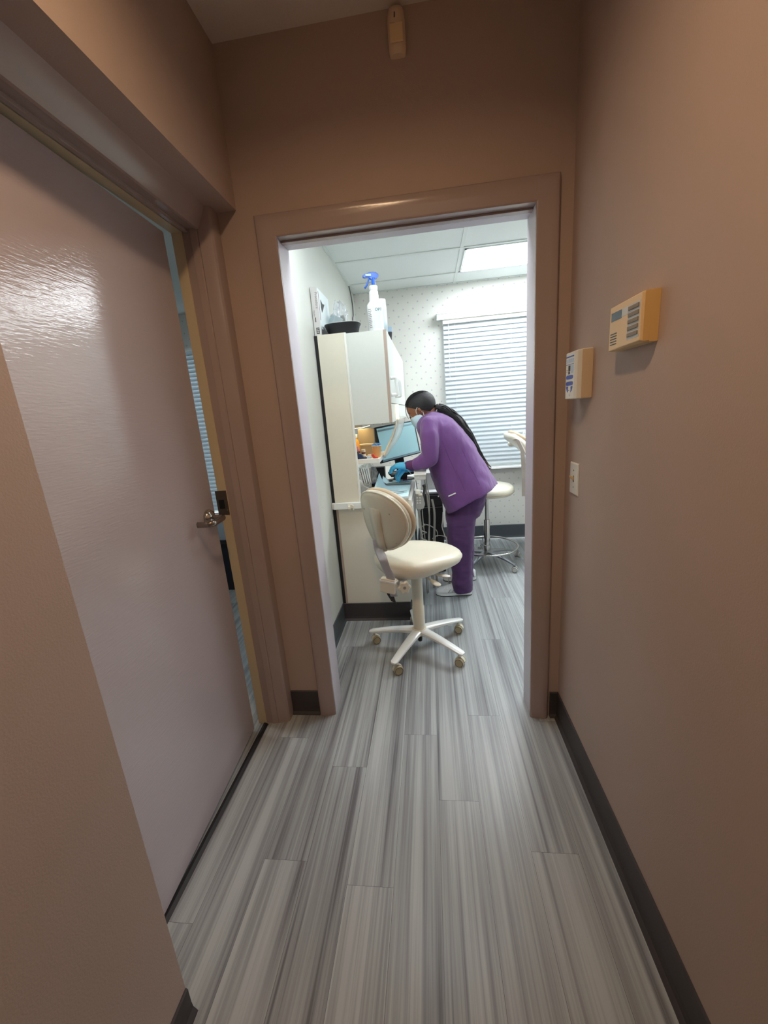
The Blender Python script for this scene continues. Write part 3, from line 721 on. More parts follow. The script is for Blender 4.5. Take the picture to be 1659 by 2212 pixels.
mb.lathe([(.010, 0), (.010, .045)], (c[0]+.004, c[1], z-.002), 14)
ang = math.radians(200)
dx, dy = math.cos(ang), math.sin(ang)
def tp(u, v, w): return Vector((c[0]+dx*u-dy*w, c[1]+dy*u+dx*w, z+v))
head_ = [(-.036, .050), (-.034, .060), (-.018, .070), (0, .072), (.020, .068), (.050, .060), (.056, .056), (.056, .044), (.048, .042), (.024, .044), (.010, .034), (-.012, .034), (-.026, .040)]
mb.loft([[tp(u, v, w*(1 if k in (1, 2) else .6)) for u, v in head_] for k, w in enumerate((-.012, -.010, .010, .012))])
mb.box((-.008, -.008, 0), (.008, .008, .04), .002, Matrix.Translation((c[0], c[1], z)))
mb.build('trigger_head', M['bluepl'], sb, auto=.6)
MB().tube(bez([tp(.020, .046, 0), tp(.026, .028, 0), tp(.034, .008, 0), tp(.050, -.012, 0)], 5), [(.0045, .009)]*16, 8).build('trigger', M['bluepl'], sb, smooth=True)
MB().box((.010, -.0125, .048), (.044, .0125, .061), .002, Matrix.Translation((c[0], c[1], z)) @ Matrix.Rotation(ang, 4, 'Z')).build('trigger_label', M['lblue'], sb)
c = (-.262, 2.735, TZ)
wb = thing('white_bottle', 'plain white cylindrical bottle behind the spray bottle on the wall cabinet', 'bottle', c)
bottle_body('bottle', c, .212, .036, wb, M['whitegloss'], False)
MB().lathe([(.0355, .0), (.0362, .0), (.0362, .13), (.0355, .13)], (c[0], c[1], TZ+.02), 28, cap=False).build('label', mat('faint_label', (216, 232, 240), .45), wb, smooth=True)
pp = thing('black_pouch', 'black and clear pouch at the far edge of the wall cabinet', 'pouch', (-.25, 2.98, TZ))
MB().box((-.03, -.012, 0), (.022, .012, .070), .003, Matrix.Translation((-.250, 3.0, TZ)) @ Matrix.Rotation(.12, 4, 'Y')).build('pouch', M['dark2'], pp)
MB().box((-.028, -.010, .070), (.020, .010, .102), .002, Matrix.Translation((-.250, 3.0, TZ)) @ Matrix.Rotation(.12, 4, 'Y')).build('window', M['lblue'], pp)
tag(MB().box((-.020, -.03, 0), (.018, .03, .034), .004, Matrix.Translation((-.243, 3.25, TZ)) @ Matrix.Rotation(.4, 4, 'Z')).build('cream_block', M['cream_pl'], loc=(-.243, 3.25, TZ)), 'small cream box at the far end of the wall cabinet top', 'box')

# ---- things on the little shelf
SZ = 1.1065
def jar(name, label, cat, c, parts, group=None):
    t = thing(name, label, cat, c, group)
    for pn, prof, m in parts: MB().lathe(prof, c, 22).build(pn, M[m] if isinstance(m, str) else m, t, smooth=False, auto=.7)
    return t
cc = (-.345, 2.63, SZ)
cup = jar('paper_cup', 'tan paper cup filled with crumpled blue film on the small shelf', 'cup', cc, [('cup', [(.022, 0), (.0225, .002), (.031, .074), (.0325, .076), (.0325, .078), (.029, .077), (.021, .004)], 'orange_cup'), ('rim', [(.0320, .0745), (.0335, .076), (.0320, .0785), (.030, .0785)], 'white')])
crumple((cc[0], cc[1], SZ+.080), (.029, .029, .012), .5, 4.1).build('crumpled_film', M['cotton_blue'], cup)
jar('dropper_bottle', 'small brown bottle with white cap and label on the small shelf', 'bottle', (-.438, 2.655, SZ), [('bottle', [(.012, 0), (.013, .001), (.013, .034), (.010, .038)], 'brownb'), ('cap', [(.0128, .038), (.0135, .039), (.0135, .054), (.012, .056)], 'white'), ('label', [(.0133, .010), (.0134, .010), (.0134, .026), (.0133, .026)], 'paper')])
jar('amber_jar', 'bottle with amber liquid in the back corner of the small shelf', 'bottle', (-.498, 2.74, SZ), [('bottle', [(.022, 0), (.023, .002), (.023, .10), (.016, .115), (.012, .12), (.012, .13)], 'amber'), ('cap', [(.0135, .130), (.0140, .131), (.0140, .150), (.013, .152)], 'cream_pl')])
jar('pink_bottle', 'pink bottle with maroon label at the left end of the small shelf', 'bottle', (-.478, 2.655, SZ), [('bottle', [(.017, 0), (.0175, .002), (.0175, .060), (.010, .070), (.010, .078)], 'pink'), ('label', [(.0178, .014), (.0180, .014), (.0180, .046), (.0178, .046)], 'magenta')])
tag(MB().box((-.50, 2.86, SZ), (-.385, 2.90, SZ+.180), .002).build('tan_box', M['kraft'], loc=(-.44, 2.88, SZ)), 'tall tan box against the back of the small shelf', 'box')
wr = thing('wire_frame_holder', 'low tan box with a cream rim in front of the tall tan box', 'box', (-.43, 2.80, SZ))
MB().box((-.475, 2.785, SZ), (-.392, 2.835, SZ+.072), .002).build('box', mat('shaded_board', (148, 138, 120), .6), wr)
MB().tube(bez([(-.490, 2.778, SZ+.078), (-.44, 2.778, SZ+.080), (-.388, 2.778, SZ+.078), (-.382, 2.778, SZ+.066), (-.382, 2.778, SZ+.0035)], 5), .0035, 8).build('rim', M['cream_pl'], wr, smooth=True)
nv = thing('tape_dispenser', 'navy blue tape dispenser at the left front of the small shelf', 'dispenser', (-.45, 2.60, SZ))
mb = MB(); mb.loft([[(x, y, z+SZ) for x, z in ((-.490, 0), (-.408, 0), (-.408, .010), (-.430, .012), (-.445, .034), (-.462, .038), (-.474, .026), (-.490, .026))] for y in (2.585, 2.612)])
mb.build('body', M['navy'], nv, bevel=.001)
MB().lathe([(.006, -.010), (.017, -.010), (.017, .010), (.006, .010)], (-.474, 2.5985, SZ+.034), 18, axis=(0, 1, 0)).build('tape_roll', M['dark2'], nv, smooth=False, auto=.7)
rd = thing('red_clip', 'small red plastic clip at the front edge of the small shelf', 'clip', (-.36, 2.59, SZ))
mb = MB(); mb.loft([[(x, y, z+SZ) for x, z in ((-.362, 0), (-.334, 0), (-.334, .006), (-.350, .009), (-.362, .030), (-.378, .026), (-.370, .008))] for y in (2.578, 2.594)])
mb.build('clip_body', M['red'], rd, bevel=.001)
for i, (x, y, w, d, h, m, lb_) in enumerate(((-.395, 2.60, .028, .016, .014, 'lblue', 'small pale blue box between the navy dispenser and the red clip'), (-.452, 2.635, .020, .014, .012, 'brownb', 'small dark brown cap lying by the dropper bottle'), (-.395, 2.655, .030, .02, .020, 'white', 'little white printed carton behind the pale blue box'))):
    tag(MB().box((x-w/2, y-d/2, SZ), (x+w/2, y+d/2, SZ+h), .0015).build(('small_box', 'bottle_cap', 'small_carton')[i], M[m], loc=(x, y, SZ)), lb_, ('box', 'cap', 'carton')[i])
# hanging clear bag under the shelf
tbg = thing('hanging_bag', 'clear bag of small tools hanging under the small shelf', 'bag', (-.43, 2.66, .93))
crumple((-.425, 2.66, .995), (.060, .032, .066), .45, 9.1).build('film', M['clear3'], tbg)
for i in range(6):
    a = random.uniform(-.03, .03)
    MB().tube([(-.455+i*.013, 2.66+a, .925), (-.47+i*.016, 2.66-a, 1.035)], .0028, 6).build('tool', [M['ink_red'], M['grey'], M['steel'], M['lblue'], M['kraft'], M['grey']][i], tbg, smooth=True)

# ---- monitor
Pm = [at(819, 921, 3.40), at(893, 898, 3.06), at(902, 982, 3.06), at(833, 1008, 3.40)]
# a vertical screen plane: left edge further away
tl = Vector((-.405, 3.34, 1.265)); tr = Vector((-.085, 3.06, 1.345)); 
mc = Vector((-.238, 3.19, 1.164)); ux = Vector((.70, .72, .07)).normalized(); tilt = math.radians(8)
nrm = Vector((ux.y, -ux.x, 0)); nrm = nrm if nrm.y < 0 else -nrm      # towards the hall
roll = math.radians(2.0); upv = (Vector((0, 0, 1))*math.cos(tilt) - nrm*math.sin(tilt)); upv = (upv-ux*upv.dot(ux)).normalized(); fwd = ux.cross(upv).normalized()
Tm = Matrix(((ux.x, upv.x, fwd.x, mc.x), (ux.y, upv.y, fwd.y, mc.y), (ux.z, upv.z, fwd.z, mc.z), (0, 0, 0, 1)))
mn = thing('monitor', 'flat monitor with a pale teal screen angled on the worktop by the person', 'monitor', (mc.x, mc.y, .842))
MB().box((-.209, -.137, -.030), (.209, .137, 0), .005, Tm).build('housing', M['bezel'], mn)
MB().box((-.193, -.115, -.001), (.193, .124, .0012), 0, Tm).build('screen', M['screen'], mn)
MB().box((-.190, .098, .0010), (.190, .112, .0015), 0, Tm).build('screen_toolbar', M['silver'], mn)
MB().box((-.200, -.129, -.001), (.200, -.117, .0022), .0005, Tm).build('lower_bezel', M['silver'], mn)
MB().box((-.04, -.28, -.055), (.04, -.02, -.031), .003, Tm).build('stand_neck', M['dark'], mn)
MB().box((-.12, -.012, -.10), (.12, 0, .06), .004, Matrix.Translation((mc.x, mc.y+.03, .855)) @ Matrix.Rotation(math.pi/2, 4, 'X') @ Matrix.Rotation(.79, 4, 'Y')).build('stand_base', M['dark'], mn)
tag(MB().box((-.455, 3.0, .8425), (-.345, 3.06, .99), .006).build('black_speaker_box', M['dark'], loc=(-.38, 3.0, .8425)), 'black box on the worktop in front of the monitor foot', 'box')
kb = thing('keyboard', 'black keyboard resting askew on the worktop beneath the monitor', 'keyboard', (-.22, 2.95, .842))
Tk = Matrix.Translation((-.225, 3.075, .925)) @ Matrix.Rotation(.55, 4, 'Z') @ Matrix.Rotation(.35, 4, 'X')
mb = MB().box((-.10, -.030, -.009), (.10, .035, .009), .004, Tk); mb.box((-.05, -.01, -.074), (.05, .03, -.009), .004, Tk); mb.build('body', M['dark'], kb)
for r in range(4): MB().box((-.09, -.027+r*.015, .009), (.09, -.015+r*.015, .013), .001, Tk).build('key_row', M['dark2'], kb)
# grey tissue and papers behind the forearm
tag(MB().box((-.10, -.07, 0), (.10, .07, .004), .001, Matrix.Translation((-.225, 3.45, .8425)) @ Matrix.Rotation(.3, 4, 'Z')).build('paper_stack', M['paper'], loc=(-.225, 3.45, .8425)), 'white papers lying on the worktop behind the forearm', 'paper')

# ---- pale blue bibs with instruments
def sheet(name, label, cat, x0, x1, y0, y1, z, curl=0, m=None, group=None):
    t = bmesh.new(); nx, ny = 16, 10; g = []
    for j in range(ny+1):
        row = []
        for i in range(nx+1):
            u, v = i/nx, j/ny; x = x0+(x1-x0)*u; y = y0+(y1-y0)*v
            zz = z + curl*max(0, .28-u)**1.5*3.2*(.4+.9*v) + .0012*noise.noise(Vector((x*20, y*20, 0)))
            xx = x + (curl*.5*max(0, .28-u))
            row.append(t.verts.new((xx, y, zz)))
        g.append(row)
    for j in range(ny):
        for i in range(nx): t.faces.new((g[j][i], g[j][i+1], g[j+1][i+1], g[j+1][i]))
    o = MB().merge(t).build(name, m or M['bib'], loc=((x0+x1)/2, (y0+y1)/2, z), smooth=True)
    k = o.modifiers.new('s', 'SOLIDIFY'); k.thickness = .0006; k.offset = 0; k.use_even_offset = True
    return tag(o, label, cat, group)
tr = thing('instrument_tray', 'white tray on the worktop corner under the pale blue paper sheet', 'tray', (-.25, 2.65, .8425))
MB().box((-.395, 2.462, .846), (-.148, 2.93, .862), .004).build('tray', M['lgrey'], tr)
sheet('paper_sheet', 'pale blue paper sheet nearest the stool, curled at its left edge', 'paper sheet', -.398, -.150, 2.475, 2.90, .8650, .16)
tray2 = thing('instrument_tray', 'raised white tray behind the near paper sheet, at the hand', 'tray', (-.25, 2.96, .8425))
MB().box((-.38, 2.935, .8425), (-.155, 3.02, .872), .004).build('tray', M['white'], tray2)
sheet('paper_sheet', 'pale blue paper sheet further back, under the marker pen', 'paper sheet', -.375, -.148, 2.91, 3.03, .8755, .10)
def instrument(name, label, a, b, r=.0024, m='steel', extra=None, cat='dental instrument', group=None):
    a, b = Vector(a), Vector(b); t = thing(name, label, cat, (a+b)/2, group)
    d = (b-a); P = [a, a+d*.12, a+d*.16, a+d*.5, a+d*.84, a+d*.88, b]
    MB().tube(P, [r*.4, r*.55, r, r, r, r*.55, r*.35], 8).build('handle', M[m], t, smooth=True)
    return t
z = .8685
i1 = instrument('dental_mirror', 'dental mirror, middle instrument on the near blue sheet', (-.318, 2.612, z), (-.165, 2.640, z))
MB().lathe([(.0, 0), (.009, 0), (.009, .0018), (0, .0018)], (-.326, 2.614, z+.001), 16, axis=(.3, -.3, .9)).build('mirror_disc', M['steel'], i1)
instrument('dental_probe', 'thin steel probe lying nearest the stool on the near blue sheet', (-.300, 2.560, z), (-.165, 2.590, z), .0019)
instrument('dental_explorer', 'steel explorer lying furthest back on the near blue sheet', (-.305, 2.680, z), (-.215, 2.690, z), .0018)
mk = instrument('marker_pen', 'white marker pen with a maroon band on the far blue sheet', (-.305, 3.00, z+.012), (-.178, 3.02, z+.012), .005, 'white', cat='marker pen')
MB().tube([(-.215, 3.0141, z+.012), (-.180, 3.0197, z+.012)], .0056, 10).build('maroon_band', M['magenta'], mk, smooth=True)
MB().tube([(-.318, 2.998, z+.012), (-.292, 3.0021, z+.012)], .0056, 10).build('black_tip', M['dark'], mk, smooth=True)
instrument('scaler', 'teal and steel scaler at the near edge of the far blue sheet', (-.31, 2.925, z+.010), (-.165, 2.938, z+.010), .003, 'silver')
instrument('cotton_tip_stick', 'yellow tipped stick beside the scaler on the far blue sheet', (-.325, 2.915, z+.010), (-.245, 2.912, z+.010), .003, 'kraft', cat='stick')
tag(MB().box((-.03, -.02, 0), (.03, .02, .004), .001, Matrix.Translation((-.415, 2.93, .872)) @ Matrix.Rotation(.5, 4, 'Z') @ Matrix.Rotation(.5, 4, 'Y')).build('purple_packet', M['purple_card'], loc=(-.415, 2.93, .8425)), 'purple and white packet leaning at the back left of the blue sheets', 'packet')
wlp = thing('white_bracket_card', 'folded white card with a dark underside beside the cream panel', 'card', (-.445, 2.60, .8425))
MB().loft([[(-.462, y, .935), (-.408, y, .902), (-.440, y, .885), (-.462, y, .880)] for y in (2.60, 2.625)]).build('card', M['lgrey'], wlp)
MB().loft([[(-.462, y, .879), (-.420, y, .884), (-.412, y, .874), (-.455, y, .8435)] for y in (2.60, 2.64)]).build('dark_underside', M['dark2'], wlp)
gl = thing('safety_glasses', 'dark framed glasses lying on the worktop beside the cream panel', 'glasses', (-.43, 2.53, .846))
for k in (0, 1):
    rr = [Vector((-.432+.020*math.cos(a)+.002, 2.535+k*.045, .868+.018*math.sin(a))) for a in [2*PI*i/16 for i in range(17)]]
    MB().tube(rr, .0028, 6, cap=False).build('lens_rim', M['dark2'], gl, smooth=True)
MB().tube([(-.412, 2.53, .872), (-.440, 2.50, .850)], .0025, 6).build('temple_arm', M['dark2'], gl, smooth=True)

# ---- sleeved lamp arm
sl = thing('sleeved_lamp_arm', 'cream curing light arm in a clear plastic sleeve, angled in front of the monitor', 'lamp arm', (-.25, 2.9, 1.1))
path = bez([at(858, 905, 2.90), at(855, 920, 2.88), at(848, 942, 2.84), at(838, 966, 2.80), at(829, 986, 2.77)], 6)
MB().tube([at(857.5, 874, 2.92), at(858.5, 905, 2.90)], .0105, 12).build('light_head', mat('warm_cream_plastic', (250, 236, 190), .35, emit=(255, 236, 180), estr=3.0), sl, smooth=True)
MB().tube(path, [.008]*len(path), 10).build('rod', M['cream_pl'], sl, smooth=True)
cr_ = [at(875, 903, 2.89)] + [p + Vector((.012, 0, .004)) for p in path[4:]]
sp = bez([at(866, 900, 2.90), at(864, 920, 2.88), at(856, 945, 2.84), at(842, 967, 2.80), at(830, 986, 2.77)], 6)
MB().tube(sp, [(.034, .018)]+[(.028-.0006*i, .016) for i in range(len(sp)-1)], 12, flat=(1, 0, 0)).build('clear_sleeve', M['clear2'], sl, smooth=True)

# ---- delivery unit: tray, holder with handpieces and hoses
du = thing('delivery_unit', 'white bracket tray of the dental unit with handpieces and hoses beside the person', 'dental unit', (-.05, 2.75, .90))
MB().box((-.112, 2.66, .932), (-.036, 2.88, .966), .006).build('bracket_tray', M['lgrey'], du)
MB().box((-.116, 2.655, .966), (-.032, 2.885, .972), .002).build('tray_surface', M['white'], du)
MB().tube([(-.105, 2.70, .935), (-.096, 2.69, .852)], .0022, 6).build('support_rod', M['dark'], du, smooth=True)
MB().loft([[(-.112, y, .850), (-.066, y, .850), (-.050, y, .760), (-.062, y, .735), (-.098, y, .730), (-.112, y, .742)] for y in (2.66, 2.70)]).build('handpiece_holder', M['grey'], du, bevel=.003)
MB().box((-.110, 2.650, .838), (-.076, 2.690, .868), .008).build('holder_cap', M['white'], du)
MB().box((-.092, 2.655, .828), (-.064, 2.685, .842), .005).build('holder_knob', M['cream_pl'], du)
for i in range(6): MB().lathe([(0, 0), (.006, 0), (.005, .004), (0, .005)], (-.100+.018*(i % 2), 2.66, .812-.018*(i//2)), 10, axis=(0, -1, 0)).build('button', M['lgrey'], du)
MB().tube(bez([(-.052, 2.72, .890), (-.048, 2.715, .862), (-.062, 2.70, .800), (-.066, 2.69, .77)], 5), [.012]*4+[.009]*12, 10).build('handpiece', M['dark2'], du, smooth=True)
MB().tube(bez([(-.094, 2.70, .74), (-.094, 2.70, .70), (-.090, 2.72, .60), (-.088, 2.74, .48)], 5), [.017, .017, .016, .014]+[.009]*12, 10).build('air_syringe', M['grey'], du, smooth=True)
def hose(name, pts, r, m): return MB().tube(bez(pts, 8), r, 8).build(name, M[m], du, smooth=True)
hose('hose', [(-.048, 2.80, .94), (-.032, 2.80, .75), (-.026, 2.82, .62), (-.040, 2.85, .46), (-.045, 2.88, .28), (-.02, 2.95, .02)], .0055, 'hose')
hose('hose', [(-.040, 2.86, .94), (-.022, 2.80, .78), (-.030, 2.83, .58), (-.035, 2.86, .40), (-.030, 2.90, .2), (-.01, 2.98, .02)], .0045, 'hose')
hose('hose', [(.0, 2.92, .74), (.012, 2.92, .64), (.006, 2.94, .50), (-.004, 2.98, .34), (.0, 3.02, .15), (.01, 3.06, .02)], .0085, 'hose')
hose('hose', [(-.092, 2.70, .72), (-.094, 2.71, .60), (-.080, 2.74, .48), (-.075, 2.80, .3), (-.07, 2.85, .02)], .006, 'hose')
hose('hose', [(-.072, 2.70, .72), (-.070, 2.71, .62), (-.066, 2.74, .52), (-.064, 2.80, .3), (-.06, 2.86, .02)], .0035, 'hose')
pts = [Vector((-.072+.020*math.cos(t*.9), 2.74+.02*math.sin(t*.9), .60-.0085*t)) for t in range(0, 34)]
hose('coiled_hose', pts, .0042, 'hose')
tw = thing('computer_tower', 'black computer tower on the floor behind the hoses, under the tray', 'computer', (-.02, 3.38, 0))
MB().box((-.108, 3.30, .02), (.085, 3.70, .700), .006).build('case', M['dark'], tw)
MB().box((-.10, 3.286, .60), (.08, 3.30, .69), .003).build('front_bezel', M['dark2'], tw)
MB().box((-.10, 3.292, .585), (.08, 3.298, .588)).build('bezel_seam', M['grey'], tw)
for x in (-.09, .06):
    MB().box((x, 3.32, 0), (x+.03, 3.68, .02)).build('foot', M['dark2'], tw)
wsk = thing('white_wall_box', 'white box with a ledge standing on top of the black computer tower', 'box', (.0, 3.45, .70))
MB().box((-.105, 3.31, .702), (.08, 3.60, .716), .002).build('ledge', M['whitegloss'], wsk)
MB().box((-.09, 3.42, .716), (.075, 3.58, .86), .004).build('box', M['lgrey'], wsk)
wc = thing('white_cable', 'white cable hanging in front of the black computer and curling to the floor', 'cable', (.03, 3.1, 0))
MB().tube(bez([at(957, 1106, 3.2), at(956, 1125, 3.18), at(955, 1138, 3.16), at(960, 1155, 3.12), at(966, 1175, 3.08), (.10, 3.06, .01)], 6), .0042, 8).build('cable_run', M['whitecord'], wc, smooth=True)
wc2 = thing('white_cable', 'white cable looping low between the coiled hose and the trousers', 'cable', (-.02, 3.2, 0))
MB().tube(bez([at(915, 1132, 3.1), at(930, 1136, 3.12), at(943, 1146, 3.14), at(945, 1158, 3.14), at(940, 1166, 3.12), (0, 3.1, .02)], 6), .0036, 8).build('cable_run', M['whitecord'], wc2, smooth=True)
wc3 = thing('white_cable', 'short white cable arching above the seat cushion by the trousers', 'cable', (.03, 3.1, 0))
MB().tube(bez([at(934, 1164, 3.1), at(942, 1158, 3.1), at(952, 1157, 3.1), at(964, 1160, 3.1), at(972, 1166, 3.1)], 6), .0034, 8).build('cable_run', M['whitecord'], wc3, smooth=True)

# ================================================================== STOOLS
def caster(parent, x, y, ang, wheel_m, body_m, r=.024, top=.078):
    c_ = MB().lathe([(.0055, .052), (.0055, top), (.0045, top+.004)], (x, y, 0), 10).build('caster', body_m, parent, smooth=True)
    T = Matrix.Translation((x, y, 0)) @ Matrix.Rotation(ang, 4, 'Z')
    mb = MB()
    # hood over the twin wheels
    pts = [(r*1.12*math.cos(math.radians(a)), r+r*1.12*math.sin(math.radians(a))) for a in range(10, 181, 17)]
    ring_o = pts; ring_i = [(p[0]*.8, r+(p[1]-r)*.8) for p in pts[::-1]]
    mb.loft([[T @ Vector((u+.006, w, v)) for u, v in ring_o+ring_i] for w in (-.009, .009)])
    mb.box((-.004, -.009, r*1.9), (.014, .009, .056), .002, T)
    mb.build('hood', body_m, c_, auto=.7)
    for s in (-1, 1):
        t = MB(); n = T.to_3x3() @ Vector((0, s, 0)); p = T @ Vector((.006, s*.010, r))
        t.lathe([(r*.35, 0), (r*.95, .001), (r, .004), (r, .011), (r*.93, .0145), (r*.80, .0150), (r*.74, .0135), (r*.3, .0135), (0, .014)], p, 26, axis=n)
        t.build('wheel', wheel_m, c_, smooth=False, auto=.6)
        MB().lathe([(r*.78, .0142), (r*.84, .0156), (r*.90, .0146)], p, 26, axis=n, cap=False).build('wheel_groove', M['dark2'], c_, smooth=True)
    return c_

cx, cy = -.113, 2.165
ch = thing('operator_stool', 'cream wheeled operator stool with a rounded backrest, in front of the cream cabinet', 'stool', (cx, cy, 0))
MB().lathe([(.0, .088), (.030, .088), (.046, .094), (.050, .106), (.046, .122), (.040, .130), (.0, .131)], (cx, cy, 0), 32).build('hub', M['cream_pl'], ch, smooth=False, auto=.7)
MB().lathe([(.0, .040), (.012, .040), (.014, .052), (.014, .09), (0, .09)], (cx, cy, 0), 16).build('gas_lift_foot', M['dark2'], ch, smooth=True)
MB().lathe([(.0335, .128), (.0345, .131), (.0345, .265), (.0325, .268), (.0325, .395), (.0315, .398), (.0315, .470), (.0, .470)], (cx, cy, 0), 32).build('column', M['cream_pl'], ch, smooth=False, auto=.6)
for i, a in enumerate((-116, -40, 34, 100, 171)):
    a = math.radians(a); R_ = .285; dx, dy = math.cos(a), math.sin(a); rings = []
    for t in [k/9 for k in range(10)]:
        d = .025 + (R_-.005)*t; w = .030*(1-t)+.020*t; zt = .128 - .030*t**1.6*1.2 - .004*t; th = .032*(1-t)+.017*t
        cxx, cyy = cx+dx*d, cy+dy*d
        prof = [(-w, -th*.75), (-w, -th*.25), (-w*.72, 0), (w*.72, 0), (w, -th*.25), (w, -th*.75), (w*.7, -th), (-w*.7, -th)]
        rings.append([(cxx - dy*u, cyy + dx*u, zt+v) for u, v in prof])
    tipd = .025+(R_-.005)+.012
    rings.append([(cx+dx*tipd - dy*u*.6, cy+dy*tipd + dx*u*.6, .084+v*.5) for u, v in [(p[0], p[1]) for p in prof]])
    MB().loft(rings).build('leg', M['whitegloss'], ch, auto=.8)
    caster(ch, cx+dx*R_, cy+dy*R_, (.45, -.40, -.25, .1, .40)[i], M['wheel'], M['cream_pl'], .0255, .082)
# seat: wide at the rear, pointed towards the front
fa = math.radians(14)
def seat_ring(s, z, tilt=0):
    out = []
    for i in range(48):
        a = 2*PI*i/48
        r = (.240 + .004*math.cos(a) + .014*math.cos(3*a) + .012*math.cos(2*a))*s
        x, y = r*math.cos(a)*1.02, r*math.sin(a)*.98
        dz = -.014*max(0, x/.24)**2 + (.030*max(0, x/.24)**1.3 if z < .53 else (.012*max(0, x/.24)**1.3 if z < .56 else 0)) + (-.010*max(0, -y/.24)**2 if z < .57 else -.004*max(0, -y/.24)**2)
        out.append((cx+.0+x*math.cos(fa)-y*math.sin(fa), cy+.045+x*math.sin(fa)+y*math.cos(fa), z+dz))
    return out
prof = [(.30, .500), (.66, .502), (.82, .508), (.91, .520), (.965, .536), (1.0, .556), (.998, .572), (.97, .586), (.91, .596), (.80, .601), (.60, .603), (.35, .601), (.12, .600)]
MB().loft([seat_ring(s, z) for s, z in prof]).build('seat', M['cream'], ch, smooth=True)
MB().box((cx-.075, cy-.045, .462), (cx+.075, cy+.075, .503), .008).build('mechanism_plate', M['greybar'], ch)
# backrest
fz = math.radians(46); bf = Vector((math.cos(fz), math.sin(fz), 0)); br = Vector((bf.y, -bf.x, 0))     # facing, right
lean = math.radians(9); bu = (Vector((0, 0, 1))*math.cos(lean) - bf*math.sin(lean)); bfn = br.cross(bu)*-1
if bfn.dot(bf) < 0: bfn = -bfn
bc = Vector((-.275, 2.045, .838))
def bring(s, o, flat=0):
    out = []
    for i in range(48):
        a = 2*PI*i/48; c_, s_ = math.cos(a), math.sin(a)
        rx, rz = .192, .172
        x = rx*math.copysign(abs(c_)**.92, c_)*s; z = rz*math.copysign(abs(s_)**.95, s_)*s
        if z < 0: x *= 1-.10*(abs(z)/rz)**1.5
        curve = .045*(x/rx)**2
        out.append(bc + br*x + bu*z + bfn*(o+curve))
    return out
bs = MB().loft([bring(.20, -.034), bring(.55, -.033), bring(.84, -.029), bring(.92, -.024), bring(.975, -.012), bring(.985, -.002), bring(.975, .004)]).build('backrest_shell', M['shell'], ch, smooth=True)
rr = bring(.955, -.019); MB().tube(rr+rr[:2], .0055, 8, cap=False).build('shell_bead', M['cream_pl'], bs, smooth=True)
MB().loft([bring(.975, .000), bring(1.0, .008), bring(1.005, .020), bring(.985, .034), bring(.93, .047), bring(.80, .054), bring(.45, .057), bring(.15, .057)]).build('backrest_cushion', M['cream_edge'], ch, smooth=True)
# raised channel that takes the stem
def bp(x, z, o): return bc + br*x + bu*z + bfn*(o + .045*(x/.192)**2)
rings = []
for z, w, o in ((-.168, .032, -.038), (-.12, .034, -.046), (-.06, .037, -.047), (.0, .042, -.045), (.04, .050, -.041), (.07, .050, -.035), (.085, .040, -.030)):
    rings.append([bp(-w, z, -.028), bp(-w*.85, z, o), bp(0, z, o-.002), bp(w*.85, z, o), bp(w, z, -.028)])
MB().loft(rings).build('stem_channel', M['shell'], bs, smooth=True)
for x, z in ((.105, .055), (.110, -.110), (-.105, .055)): MB().lathe([(0, 0), (.004, 0), (.003, .002), (0, .002)], bp(x, z, -.0325), 10, axis=-bfn).build('screw', M['grey'], bs)
stem = bez([bp(-.02, -.10, -.040), bp(-.02, -.165, -.044), at(826, 1205, 1.945), at(834, 1226, 1.94), at(843, 1246, 1.95), at(846, 1270, 1.955), at(850, 1288, 1.955)], 6)
MB().tube(stem, [(.0045, .026)]*len(stem), 10, flat=(.2, .98, 0)).build('back_stem', M['greybar'], ch, smooth=True)
bk_ = at(841, 1262, 1.962)
Tb = Matrix.Translation(bk_) @ Matrix.Rotation(-.32, 4, 'Z') @ Matrix.Rotation(.10, 4, 'Y')
MB().box((-.046, -.020, -.046), (.040, .020, .034), .007, Tb).build('stem_bracket', M['cream_pl'], ch)
MB().box((-.049, -.023, .014), (.043, .023, .026), .003, Tb).build('bracket_collar', M['whitegloss'], ch)
MB().tube([bk_+Vector((.01, .01, .01)), (-.19, 2.06, .474), (cx-.05, cy-.02, .482)], [.022, .020, .018], 12).build('support_arm', M['greybar'], ch, smooth=True)
kc = at(873, 1268, 1.965); ka = Vector((.25, -.95, 0)).normalized()
kn = []
ku, kv = Vector((ka.y, -ka.x, 0)).normalized(), Vector((0, 0, 1))
for d, s in ((-.010, .7), (-.008, .95), (.008, 1), (.013, .8)):
    kn.append([kc+ka*d+(ku*math.cos(a)+kv*math.sin(a))*(.033+.0042*math.cos(6*a))*s for a in [2*PI*i/48 for i in range(48)]])
k_ = MB().loft(kn).build('adjust_knob', M['cream_pl'], ch, smooth=False, auto=.6)
MB().lathe([(0, 0), (.0085, 0), (.0085, .002), (0, .002)], kc+ka*.0125, 14, axis=ka).build('knob_bolt', M['grey'], k_)
MB().tube([kc-ka*.010, kc-ka*.060], .007, 10).build('knob_shaft', M['greybar'], k_, smooth=True)
sx_ = bk_.x+.262; sy_ = bk_.y-2.072; sz_ = bk_.z-.452
MB().loft([[Vector((-.262+u+sx_, 2.072+sy_, z+sz_)) + Vector((0, v, 0)) for u, v in ((-.016, -.004), (.016, -.004), (.016, .004), (-.016, .004))] for z in (.412, .395)] + [[Vector((-.245+u*.85+sx_, 2.066+sy_, .340+.02*(u < 0)+sz_)) + Vector((0, v, 0)) for u, v in ((-.016, -.003), (.016, -.003), (.016, .003), (-.016, .003))]]).build('strap_end', M['dark2'], ch)
